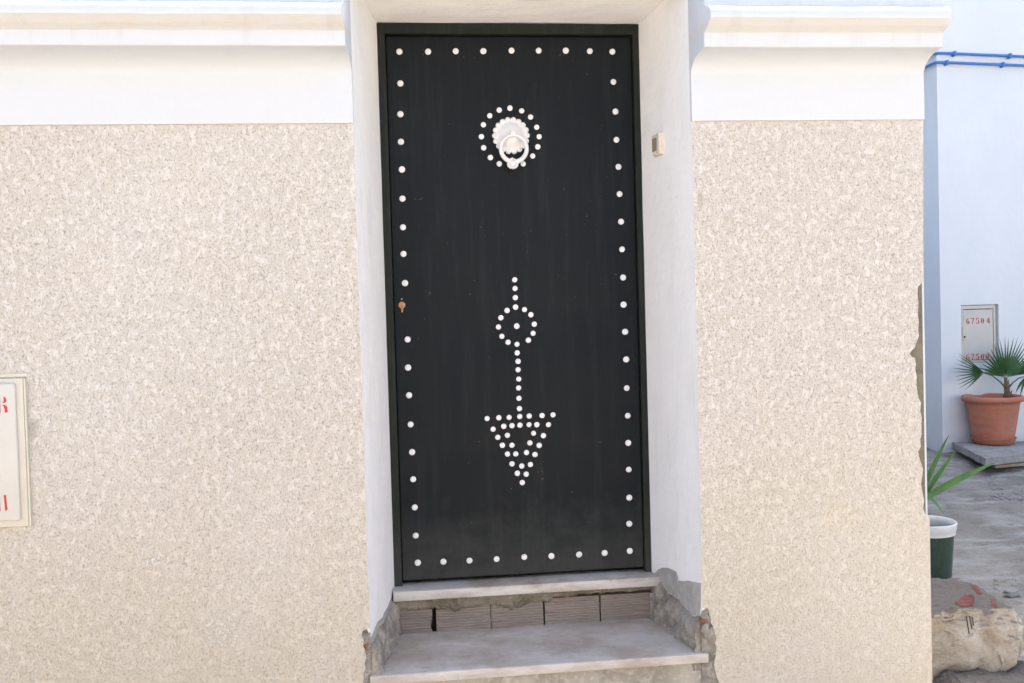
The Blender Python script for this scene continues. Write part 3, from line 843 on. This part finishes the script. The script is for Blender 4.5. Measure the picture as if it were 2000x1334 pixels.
def arc(cx, cz, rx, rz, a0, a1, n=8): return [(cx+rx*cos(radians(a0+(a1-a0)*i/n)), cz+rz*sin(radians(a0+(a1-a0)*i/n))) for i in range(n+1)]
q = at(6, 790, ly); ux = .00168
def L(du, dv): return (q.x+du*ux, q.z-dv*ux)
# 'R' stencil: bowl, leg, stem
poly_y(bm, [L(.5, -14), L(4, -12.5), L(5.6, -9), L(5.4, -6), L(3.5, -3), L(-1, -2.5), L(1, -5), L(1.5, -10)], ly)
poly_y(bm, [L(-1, 0), L(3.5, 1), L(6.6, 5), L(7, 14), L(2.6, 15), L(2, 8), L(1, 4)], ly)
poly_y(bm, [L(-10, -14), L(-5, -14), L(-5, 15), L(-10, 15)], ly)
q = at(5, 983, ly)
poly_y(bm, [L(2.5, -14), L(6.2, -15), L(7.6, 12), L(4, 14)], ly)
poly_y(bm, [L(-9, -14), L(-5, -14), L(-4, 14), L(-8, 14)], ly)
tag(put('stencil_lettering', bm, m_red, cov), kind='stuff')

# ------------------------------------------------------------------ far house with its cabinet and pipes
CX, CY = 4.807, 5.2; ang = radians(2.6); FD = V(cos(ang), sin(ang), 0); FN = V(sin(ang), -cos(ang), 0)
C0 = V(CX, CY, 0)
def on_far(u, v):
    p = on_plane(u, v, C0, FN); return (p-C0).dot(FD), p.z
def fp(s, z, out=0): return C0 + FD*s + FN*out + V(0, 0, z)
far = empty('blue_white_house', (CX, CY, .05), 'tall pale blue-white house behind the potted palm at the right edge', 'house')
s0, z1 = on_far(1877, 596); s1, _ = on_far(1950, 600); _, z0 = on_far(1885, 710)
_, z1b = on_far(1950, 597)
DEP = .045
bm = BM()
FH, FL = 12.8, 9.0
def quad(bm, *p): bm.faces.new([bm.verts.new(x) for x in p])
quad(bm, fp(0, -.3), fp(s0, -.3), fp(s0, FH), fp(0, FH))
quad(bm, fp(s1, -.3), fp(FL, -.3), fp(FL, FH), fp(s1, FH))
quad(bm, fp(s0, -.3), fp(s1, -.3), fp(s1, z0), fp(s0, z0))
quad(bm, fp(s0, z1), fp(s1, z1), fp(s1, FH), fp(s0, FH))
quad(bm, fp(s0, z0, -DEP), fp(s1, z0, -DEP), fp(s1, z1, -DEP), fp(s0, z1, -DEP))
for a, b in (((s0, z0), (s1, z0)), ((s1, z0), (s1, z1)), ((s1, z1), (s0, z1)), ((s0, z1), (s0, z0))):
    quad(bm, fp(*a), fp(*b), fp(*b, -DEP), fp(*a, -DEP))
bk = FN*(-9)
quad(bm, fp(0, -.3), fp(0, FH), fp(0, FH)+V(0, 2, 0), fp(0, -.3)+V(0, 2, 0))
quad(bm, fp(0, -.3)+V(0, 2, 0), fp(0, FH)+V(0, 2, 0), fp(0, FH)+V(-12, 2, 0), fp(0, -.3)+V(-12, 2, 0))  # hidden wing, added at this height to shade the alley
quad(bm, fp(0, FH)+V(0, 2, 0), fp(0, FH)+V(0, 9, 0), fp(0, FH)+V(-12, 9, 0), fp(0, FH)+V(-12, 2, 0))
quad(bm, fp(0, -.3)+V(-12, 2, 0), fp(0, FH)+V(-12, 2, 0), fp(0, FH)+V(-12, 9, 0), fp(0, -.3)+V(-12, 9, 0))
quad(bm, fp(0, -.3)+V(0, 9, 0), fp(0, FH)+V(0, 9, 0), fp(0, FH)+V(-12, 9, 0), fp(0, -.3)+V(-12, 9, 0))
quad(bm, fp(FL, -.3), fp(FL, FH), fp(FL, FH)+V(0, 9, 0), fp(FL, -.3)+V(0, 9, 0))
quad(bm, fp(0, FH), fp(FL, FH), fp(FL, FH)+V(0, 9, 0), fp(0, FH)+V(0, 9, 0))
quad(bm, fp(0, -.3)+V(0, 9, 0), fp(FL, -.3)+V(0, 9, 0), fp(FL, FH)+V(0, 9, 0), fp(0, FH)+V(0, 9, 0))
bmesh.ops.remove_doubles(bm, verts=bm.verts, dist=.0005)
put('rendered_wall', bm, m_far, far)

fc = empty('meter_cabinet', fp((s0+s1)/2, z0), 'cream meter cabinet with red stencilled numbers 67504 and 67500 in the far pale wall', 'meter cabinet')
def fbox(bm, a0, a1, n0, n1, z0, z1, bev=.002):
    tmp = BM(); box(tmp, a0, a1, n0, n1, z0, z1, bev, 2)
    for v in tmp.verts: v.co = C0 + FD*v.co.x + FN*v.co.y + V(0, 0, v.co.z)
    me = bpy.data.meshes.new('t'); tmp.to_mesh(me); tmp.free(); bm.from_mesh(me); bpy.data.meshes.remove(me)
wv = s1-s0-.035; hv = z1-z0
a0 = s0+.002; a1 = a0+wv
bm = BM()
fb_ = .018
fbox(bm, a0, a0+fb_, -.04, .002, z0+.002, z1-.008); fbox(bm, a1-fb_, a1, -.04, .002, z0+.002, z1-.008)
fbox(bm, a0+fb_, a1-fb_, -.04, .0015, z1-.008-.030, z1-.008); fbox(bm, a0+fb_, a1-fb_, -.04, .0015, z0+.002, z0+.026)
put('cabinet_frame', bm, m_cream, fc)
bm = BM(); fbox(bm, a0+.006, a1-.006, -.0395, -.037, z0+.008, z1-.014, .0005); put('gap_shade_sheet', bm, m_dark, fc)  # dark sheet added so the gaps round the cover look shaded
bm = BM(); fbox(bm, a0+fb_+.005, a1-fb_-.004, -.035, -.003, z0+.031, z1-.044, .002)
cov = put('cover', bm, m_cream2, fc)
bm = BM(); fbox(bm, a0+fb_*.4, a0+fb_+.036, -.004, .010, z0+hv*.40, z0+hv*.64, .003)
lt = put('latch_plate', bm, m_cream, fc)
lo = fp(a0+fb_+.004, z0+hv*.455, .010)
bm = BM(); lathe(bm, lo, [(.009, -.002), (.009, .002), (.001, .0025)], 12, ROTY); put('latch_hole', bm, m_dark, lt)
# stencil digits: pieces on a 5 x 8 cell with bridges left open
DIG = {'6': [[(1.6,8),(2.2,8),(1.4,6),(1.4,2),(2.0,.3),(1.4,0),(.3,1.6),(0,4),(.3,6.2)], [(2.6,4.7),(3.8,4.6),(4.6,3.4),(4.6,1.4),(3.6,0),(2.6,0),(3.2,1),(3.2,3.6)], [(2.8,8),(4.4,7.4),(4.0,6.6),(2.8,7.4)]],
 '7': [[(.2,8),(4.6,8),(4.6,7),(.2,7)], [(3.2,6.6),(4.4,6.6),(2.6,3.4),(1.8,3.4)], [(1.6,3),(2.5,3),(2.3,0),(1.2,0)]],
 '5': [[(.6,8),(1.6,8),(1.6,5),(.6,4.6)], [(2,8),(4.4,8),(4.4,7),(2,7)], [(2,5),(3.6,5),(4.7,3.8),(4.7,1.4),(3.6,0),(2.4,0),(3.3,1),(3.3,4)], [(.2,2),(1.3,2),(1.9,0),(1,0)]],
 '0': [[(.2,2),(1.9,.1),(1.7,2),(1.7,6),(1.9,7.9),(.2,6)], [(4.6,2),(2.9,.1),(3.1,2),(3.1,6),(2.9,7.9),(4.6,6)]],
 '4': [[(2.6,8),(3.9,8),(3.9,0),(2.6,0)], [(2.2,7.2),(2.2,5.4),(.9,3.4),(0,3.4)], [(0,3),(2.2,3),(2.2,2),(0,2)], [(4.3,3),(5,3),(5,2),(4.3,2)]]}
bm = BM()
for (uu, vv, txt) in ((1887.5, 627.5, '67504'), (1887.5, 697.5, '67500')):
    sA, zA = on_far(uu, vv); cell = .0069; adv = .0475
    off = [0, 1, 2.02, 3.02, 4.28] if txt[-1] == '4' else [0, 1, 2.02, 3.02, 4.05]
    for k, ch in enumerate(txt):
        for poly in DIG[ch]:
            prism(bm, [fp(sA+off[k]*adv+px*cell, zA-.055*0+(pz-4)*cell, -.0025) for px, pz in poly], FN*.0012)
tag(put('stencil_number', bm, m_red, cov), kind='stuff')

for k, (uv, lab, brk) in enumerate((((1830, 105.5), 'upper blue pipe clamped along the far pale wall, bending round its corner', 1968), ((1828, 123.5), 'lower blue pipe clamped along the far pale wall, bending round its corner', 1954))):
    s_, z_ = on_far(*uv); out = .030
    # falls slightly to the right
    s2, z2 = on_far(2000, (112.5, 130)[k]); sl_ = (z2-z_)/(s2-s_)
    pp = empty('water_pipe', fp(0, z_, out), lab, 'pipe', 'blue pipes on the far wall')
    bm = BM()
    pts = [C0+V(-out, 1.9, z_-.0), C0+V(-out, .04, z_), C0+V(-out*.8, -.018, z_), C0+V(-.002, -out*.9, z_), fp(.05, z_, out)] + [fp(s, z_+sl_*s, out) for s in (1, 3, 5, 8.5)]
    tube(bm, pts, .0125, 10); put('pipe_run', bm, m_bluepipe, pp, smooth=True)
    for uu in (brk, 1845 if k else 1860):
        s3, z3 = on_far(uu, 120); z3 = z_+sl_*s3
        bm = BM(); fbox(bm, s3-.010, s3+.010, .0005, .050, z3-.022, z3+.022, .003); put('pipe_clip', bm, m_bluepipe, pp)

# ------------------------------------------------------------------ concrete slab, pot, palm
def chunk(name, foot, z0, zt, seed, mtl, label, cat, amp=.012, nsub=3):
    cx = sum(p[0] for p in foot)/len(foot); cy = sum(p[1] for p in foot)/len(foot)
    bm = BM(); prism(bm, [V(x, y, z0) for x, y in foot], (0, 0, zt-z0))
    bmesh.ops.triangulate(bm, faces=bm.faces[:])
    for _ in range(nsub): bmesh.ops.subdivide_edges(bm, edges=bm.edges[:], cuts=1, use_grid_fill=True)
    for v in bm.verts:
        d = V(nz(v.co, 9, seed), nz(v.co, 9, seed+4), nz(v.co, 6, seed+8)*.5)*amp
        v.co += d
    o = put(name, bm, mtl, base=(cx, cy, z0), sm_angle=30); tag(o, label, cat); return o
YP = 4.55
a = at(1860, 872, 4.75); zt = .185
p_l = on_plane(1860, 863, V(0, 0, zt), V(0, 0, 1)); p_f = on_plane(1925, 896, V(0, 0, zt), V(0, 0, 1))
p_r = on_plane(2010, 886, V(0, 0, zt), V(0, 0, 1)); p_b = on_plane(2010, 862, V(0, 0, zt), V(0, 0, 1))
p_l2 = on_plane(1872, 857, V(0, 0, zt), V(0, 0, 1))
p_m = on_plane(1962, 899, V(0, 0, zt), V(0, 0, 1))
chunk('concrete_slab', [(p_l.x, p_l.y), (p_f.x, p_f.y), (p_r.x, p_r.y), (p_b.x+.25, min(5.15, p_b.y)), (p_l2.x, min(5.12, p_l2.y))], zt-.06, zt, 3, m_slab2,
      'broken grey concrete slab lying under the terracotta pot', 'concrete slab', .010, 4)

pc = on_plane(1940, 866, V(0, 0, zt), V(0, 0, 1)); 
scale = (pc-CAM).dot(_F)/FPX*.895; hs = scale/.895
r_s = 44*scale; r_rim = 62*scale
pot = empty('terracotta_pot', (pc.x, pc.y, zt+.004), 'large terracotta pot with a thick rolled rim, holding the small fan palm', 'flower pot')
H_ = 90*hs; z0 = zt+.018
bm = BM()
rb, rt = r_s*.90, r_rim*.87
prof = [(rb*.9, z0)] + [(rb+(rt-rb)*t**.85, z0+(H_-.05)*t) for t in [i/10 for i in range(11)]]
prof += [(rt+.004, z0+H_-.05), (r_rim, z0+H_-.045), (r_rim+.004, z0+H_-.030), (r_rim, z0+H_-.010), (r_rim-.012, z0+H_), (r_rim-.030, z0+H_-.002), (rt-.015, z0+H_-.02), (rt-.03, z0+H_-.06), (rt-.05, z0+H_-.12)]
lathe(bm, (pc.x, pc.y, 0), prof, 64)
# two shallow bands
put('pot_body', bm, m_terra, pot, smooth=True)
bm = BM(); lathe(bm, (pc.x, pc.y, 0), [(r_s*.86, zt+.004), (r_s*.93, zt+.010), (r_s*1.02, zt+.050), (r_s*1.05, zt+.056), (r_s*1.03, zt+.059), (r_s*.99, zt+.052), (r_s*.88, zt+.017), (.01, zt+.016)], 64); put('saucer', bm, m_terra, pot, sm_angle=60)
bm = BM(); lathe(bm, (pc.x, pc.y, 0), [(rt-.022, z0+H_-.10), (rt-.024, z0+H_-.052), (rt*.5, z0+H_-.045), (.01, z0+H_-.042)], 40)
for v in bm.verts: v.co.z += .006*nz(v.co, 20)
put('soil', bm, m_soil, pot, smooth=True)

ztp = z0+H_-.045
def ppx(u, v, y): p = at(u, v, y); return V(p.x, p.y, p.z)
tb = ppx(1970, 781, pc.y+.02); tb.z = ztp-.01
palm = empty('fan_palm', tb, 'young fan palm with three spiky green fans growing in the terracotta pot', 'palm')
bm = BM()
h1 = ppx(1964, 737, pc.y)
tube(bm, [tb, tb.lerp(h1, .3)+V(-.004, 0, 0), tb.lerp(h1, .6)+V(-.003, 0, 0), h1], [.035, .028, .020, .013], 12)
for k in range(14):   # leaf-base scales
    t = k/14*.75; c = tb.lerp(h1, t); a = k*2.4
    d = V(cos(a), sin(a), .9)
    r0 = .030*(1-t)+.006
    tube(bm, [c+V(cos(a), sin(a), 0)*r0*.7, c+V(cos(a), sin(a), 0)*r0+V(0, 0, .022), c+V(cos(a), sin(a), 0)*(r0+.008)+V(0, 0, .045)], [.010, .007, .001], 6)
put('trunk', bm, m_trunk, palm, sm_angle=50)
def fan(hub, up, right, a0, a1, n, R, r1, droop, seed, mtl=m_palm, name='frond', spread=.52):
    bm = BM(); up = up.normalized(); right = right.normalized(); nrm = right.cross(up).normalized(); rnd = random.Random(seed)
    da = (a1-a0)/n
    def pt(a, r, lift=0):
        rr = r*R
        return hub + (up*cos(a)+right*sin(a))*rr + nrm*(lift-droop*(rr/R)**2*R*.25) - V(0, 0, 1)*droop*(r**3)*R*.35*abs(sin(a))
    for i in range(n):
        a = a0+da*(i+.5); L_ = 1*(.93+.12*rnd.random())*(1-.16*abs((i+.5)/n*2-1)**2); w = da/2
        j = rnd.uniform(-.02, .02); li = rnd.uniform(-.012, .012)
        ri = r1*(.9+.2*rnd.random())
        H0 = bm.verts.new(pt(a, .02)); A1 = bm.verts.new(pt(a-w, ri*.5, -.002)); B1 = bm.verts.new(pt(a+w, ri*.5, -.002)); M1 = bm.verts.new(pt(a, ri*.5, .006))
        A2 = bm.verts.new(pt(a-w*.98, ri, -.002)); B2 = bm.verts.new(pt(a+w*.98, ri, -.002)); M2 = bm.verts.new(pt(a, ri, .008))
        ww = w*spread*.62
        A3 = bm.verts.new(pt(a-ww+j*.5, ri+(L_-ri)*.5, li*.5)); B3 = bm.verts.new(pt(a+ww+j*.5, ri+(L_-ri)*.5, li*.5)); M3 = bm.verts.new(pt(a+j*.5, ri+(L_-ri)*.5, .006+li*.5))
        T = bm.verts.new(pt(a+j, L_, li))
        for f in ((H0, A1, M1), (H0, M1, B1), (A1, A2, M2, M1), (M1, M2, B2, B1), (A2, A3, M3, M2), (M2, M3, B3, B2), (A3, T, M3), (M3, T, B3)):
            bm.faces.new(f)
    me_o = put(name, bm, mtl, palm)
    return me_o
up1 = V(.05, -.12, 1); rt1 = V(1, .15, 0)
fan(h1+V(-.0, -.006, .0), up1, rt1, radians(-80), radians(84), 24, .37, .50, .08, 3, m_palm2)
h2 = ppx(1922, 728, pc.y-.05)
fan(h2, V(-1, -.15, .08), V(.05, .25, 1), radians(-40), radians(40), 11, .33, .34, .10, 5)
h3 = ppx(2003, 735, pc.y-.03)
fan(h3, V(.9, -.3, .1), V(0, .5, 1), radians(-140), radians(120), 18, .24, .36, .4, 8)
for hb, k in ((h2, -1), (h3, 1)):
    bm = BM(); st = tb.lerp(h1, .45)
    md = st.lerp(hb, .5)+V(0, 0, .035)
    tube(bm, [st, st.lerp(md, .6)+V(0, 0, .008), md.lerp(hb, .3)+V(0, 0, .004), hb], [.008, .006, .005, .005], 8)
    put('leaf_stalk', bm, m_palm, palm, smooth=True)

# pale stick and loose stones near the slab
bm = BM()
q0 = on_plane(1940, 914, V(0, 0, .07), V(0, 0, 1)); q1 = on_plane(2040, 905, V(0, 0, .09), V(0, 0, 1))
d = (q1-q0).normalized(); sd = V(-d.y, d.x, 0)
for i in range(1):
    ring = []
    pts = [q0+sd*.03, q0-sd*.03, q1-sd*.03, q1+sd*.03]
    prism(bm, pts, (0, 0, .030))
bmesh.ops.bevel(bm, geom=bm.edges[:], offset=.006, segments=2, profile=.5, affect='EDGES')
for v in bm.verts: v.co.z += .004*nz(v.co, 12)
tag(put('wooden_batten', bm, m_stick, base=q0, sm_angle=40), 'pale weathered batten lying in front of the concrete slab', 'batten')

def stone(u, v, ru, rv, seed, label, zc=None, mtl=None, flat=.6, name='stone'):
    c = on_plane(u, v, V(0, 0, zc if zc is not None else -.05), V(0, 0, 1)); sc = (c-CAM).length/FPX
    bm = BM(); bmesh.ops.create_icosphere(bm, subdivisions=3, radius=1)
    for vv in bm.verts:
        q = vv.co.copy(); k = 1+.30*nz(q, 1.3, seed, 3)+.08*nz(q, 5, seed, 2)
        q = V(max(-.8, min(.8, q.x)), max(-.8, min(.8, q.y)), max(-.75, min(.7, q.z)))*k
        vv.co = c+V(q.x*ru*sc*1.15, q.y*ru*sc*.8, q.z*rv*sc*1.3)
    return tag(put(name, bm, mtl or m_rock, base=(c.x, c.y, c.z-rv*sc), sm_angle=35), label, 'stone')
stone(1970, 926, 13, 5, 3, 'small angular pale stone beside the batten', .0, m_slab2)
stone(1946, 931, 5, 3, 5, 'small rounded stone left of the angular pale one', .0, m_slab2)
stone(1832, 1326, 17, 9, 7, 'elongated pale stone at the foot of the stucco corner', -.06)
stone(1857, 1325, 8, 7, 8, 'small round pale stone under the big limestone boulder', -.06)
stone(1976, 1158, 12, 5, 14, 'reddish grey stone on the concrete behind the boulder', -.06, m_slab2)

# gravel
bm = BM(); rnd = random.Random(4)
def pebble(c, r):
    vs = [bm.verts.new(Vector(c)+V(*[rnd.uniform(.6, 1)*k for k in q])*r) for q in ((1,0,0),(0,1,0),(-1,0,0),(0,-1,0),(.2,.1,.65),(0,0,-.5))]
    for i in range(4): bm.faces.new((vs[i], vs[(i+1) % 4], vs[4])); bm.faces.new((vs[(i+1) % 4], vs[i], vs[5]))
for (u0, u1, v0, v1, nn, r0, r1) in ((1935, 2010, 915, 970, 240, .004, .018), (1820, 2010, 1050, 1330, 130, .002, .008), (1940, 2010, 1120, 1220, 120, .003, .014), (1812, 1880, 1312, 1334, 90, .003, .012), (1815, 2005, 900, 1100, 120, .002, .007)):
    for _ in range(nn):
        u = rnd.uniform(u0, u1); v = rnd.uniform(v0, v1)
        p = on_plane(u, v, V(0, 0, -.06), V(0, 0, 1)); p = on_plane(u, v, V(0, 0, hgt(p.x, p.y)), V(0, 0, 1))
        if p.y > 5.1 or p.y < .1: continue
        pebble((p.x, p.y, hgt(p.x, p.y)+.012*nz(p, 2)+.003), rnd.uniform(r0, r1))
tag(put('gravel', bm, m_slab2), 'loose gravel and crumbs scattered over the grey concrete ground', kind='stuff')

# ------------------------------------------------------------------ bucket with yucca
YK = 1.9
rimR = at(1862, 1030, YK); rK = .150; kc2 = V(rimR.x-rK, YK, 0); zR = at(1845, 1001, YK+.1).z-.0
zR = .262; zG = -.095
buck = empty('plant_bucket', (kc2.x, kc2.y, zG), 'dark green plastic bucket with a white rim standing behind the stucco corner', 'bucket')
bm = BM(); lathe(bm, (kc2.x, kc2.y, 0), [(.112, zG), (.115, zG+.004), (.134, zR-.052), (.131, zR-.052), (.128, zR-.06), (.10, zG+.05), (.01, zG+.05)], 48); put('bucket_body', bm, m_buck, buck, sm_angle=60)
bm = BM(); lathe(bm, (kc2.x, kc2.y, 0), [(.137, zR-.062), (.141, zR-.060), (.142, zR-.040), (.147, zR-.036), (.149, zR-.006), (rK, zR), (.147, zR+.004), (.142, zR+.001), (.138, zR-.02), (.135, zR-.060)], 56, close=True)
put('bucket_rim', bm, m_rim, buck, sm_angle=60)
bm = BM(); lathe(bm, (kc2.x, kc2.y, 0), [(.112, zR-.12), (.124, zR-.055), (.07, zR-.035), (.01, zR-.03)], 32)
for v in bm.verts: v.co.z += .012*nz(v.co, 22)
put('soil', bm, m_soil, buck, smooth=True)
yr = V(kc2.x-.02, kc2.y, zR-.03)
yuc = empty('yucca', yr, 'young yucca with long stiff green blades growing in the green bucket', 'plant')
def blade(b, tip, w0, bow, seed):
    bm = BM(); n = 12; d = (tip-b); side = d.cross(V(.25, -1, .3)).normalized(); up = side.cross(d).normalized()
    rows = []
    for i in range(n+1):
        t = i/n; w = w0*(.55+.45*sin(min(1, t*2.2)*pi/2))*(1-t**2.6)+.0004
        c = b+d*t+V(0, 0, bow*4*t*(1-t))
        rows.append([bm.verts.new(c-side*w), bm.verts.new(c-up*w*.32), bm.verts.new(c+side*w), bm.verts.new(c-up*(w*.32-.0016))])
    for a, e in zip(rows, rows[1:]):
        for k in range(4): bm.faces.new((a[k], e[k], e[(k+1) % 4], a[(k+1) % 4]))
    put('blade', bm, m_yucca, yuc, sm_angle=50)
yb = V(kc2.x-.03, kc2.y, .33)
bm = BM(); tube(bm, [yr+V(0, 0, -.02), yr.lerp(yb, .5), yb], [.022, .018, .016], 10); put('stem', bm, m_trunk, yuc, smooth=True)
blade(ppx(1795, 975, YK), ppx(1853, 850, YK-.05), .018, .012, 1)
blade(ppx(1795, 985, YK-.03), ppx(1868, 880, YK-.15), .017, .010, 2)
blade(ppx(1790, 983, YK-.06), ppx(1947, 902, YK-.20), .021, .012, 3)
blade(ppx(1800, 955, YK), ppx(1845, 1006, YK-.08), .012, .010, 4)
for k, (dx, dy, dz) in enumerate(((-.30, .1, .30), (-.22, .3, .36), (-.05, .35, .42), (.05, .40, .28), (-.12, -.05, .48), (-.34, .25, .12))):
    blade(yb, yb+V(max(dx, -.30), dy, dz), .018, .02, 9+k)

# ------------------------------------------------------------------ boulder by the corner
def boulder(name, c, hx, hy, hz, seed, label, mtl=m_rock, amp=.18):
    bm = BM(); bmesh.ops.create_icosphere(bm, subdivisions=6, radius=1)
    for v in bm.verts:
        q = v.co.copy()
        e = .74; q = V(abs(q.x)**e*(1 if q.x > 0 else -1), abs(q.y)**.62*(1 if q.y > 0 else -1), abs(q.z)**.5*(1 if q.z > 0 else -1))
        q = V(q.x, max(-.88, min(.88, q.y)), max(-.9, min(.80, q.z)))
        k = 1+amp*.55*nz(q, 1.2, seed, 2)
        p = V(q.x*hx, q.y*hy, q.z*hz)*k
        ch = noise.voronoi(p*6+V(seed, 0, 0))[0][0]
        p += V(nz(p, 6, seed+1), nz(p, 6, seed+2), nz(p, 6, seed+3)*.4)*.030 + V(nz(p, 24, seed+4), nz(p, 24, seed+5), nz(p, 24, seed+6)*.6)*.012
        p += Vector((q.x, q.y, q.z*.35)).normalized()*(.5-ch)*.030
        p += V(nz(p, 70, 3), nz(p, 70, 4), nz(p, 70, 5))*.004
        # right shoulder slopes down, underside tucks in
        if p.x > hx*.35: p.z -= (p.x-hx*.35)*.03*(1 if p.z > 0 else -.2)
        if p.z < -hz*.3: p.x *= 1-.22*((-p.z-hz*.3)/hz); p.y *= 1-.15*((-p.z-hz*.3)/hz)
        v.co = Vector(c)+p
    return bm
bc_ = V(2.10, .67, .099)
bmb = boulder('boulder', bc_, .33, .28, .196, 4, '')
bvh = BVHTree.FromBMesh(bmb)
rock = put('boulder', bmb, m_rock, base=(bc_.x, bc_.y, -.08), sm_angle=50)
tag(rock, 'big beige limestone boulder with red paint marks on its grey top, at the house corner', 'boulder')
def decal(px, mtl, name):
    """paint lying on the boulder's own surface"""
    bm = BM(); bm.faces.new([bm.verts.new((u, v, 0)) for u, v in px])
    bmesh.ops.triangulate(bm, faces=bm.faces[:])
    for _ in range(3): bmesh.ops.subdivide_edges(bm, edges=bm.edges[:], cuts=1, use_grid_fill=True)
    for q in bm.verts:
        d = (_F + _R*((q.co.x-PW/2)/FPX) + _U*((PH/2-q.co.y)/FPX)).normalized()
        hit, nrm, _, _ = bvh.ray_cast(CAM, d)
        if hit is None: q.tag = True; continue
        q.co = hit+nrm*.0022
    bmesh.ops.delete(bm, geom=[q for q in bm.verts if q.tag], context='VERTS')
    if not bm.faces: bm.free(); return
    put(name, bm, mtl, rock)
def zz(pts): return [(1740+a/3.073, 900+b/3.073) for a, b in pts]
decal(zz([(478, 752), (510, 750), (528, 775), (548, 800), (535, 808), (512, 795), (495, 772)]), m_redmark, 'paint_mark')
decal(zz([(595, 828), (618, 830), (640, 878), (620, 882), (600, 862)]), m_redmark, 'paint_mark')
decal(zz([(440, 812), (480, 808), (498, 820), (488, 840), (500, 862), (470, 878), (420, 876), (380, 856), (400, 842), (440, 838)]), m_redmark, 'paint_mark')
decal(zz([(355, 880), (378, 880), (375, 892), (360, 893)]), m_redmark, 'paint_mark')
for (a, b, c, d_) in ((450, 932, 468, 1038), (471, 932, 484, 1008), (486, 936, 494, 990)):
    decal(zz([(a-3, b), (a+3, b), (c+3, d_), (c-3, d_)]), m_black, 'black_stroke')
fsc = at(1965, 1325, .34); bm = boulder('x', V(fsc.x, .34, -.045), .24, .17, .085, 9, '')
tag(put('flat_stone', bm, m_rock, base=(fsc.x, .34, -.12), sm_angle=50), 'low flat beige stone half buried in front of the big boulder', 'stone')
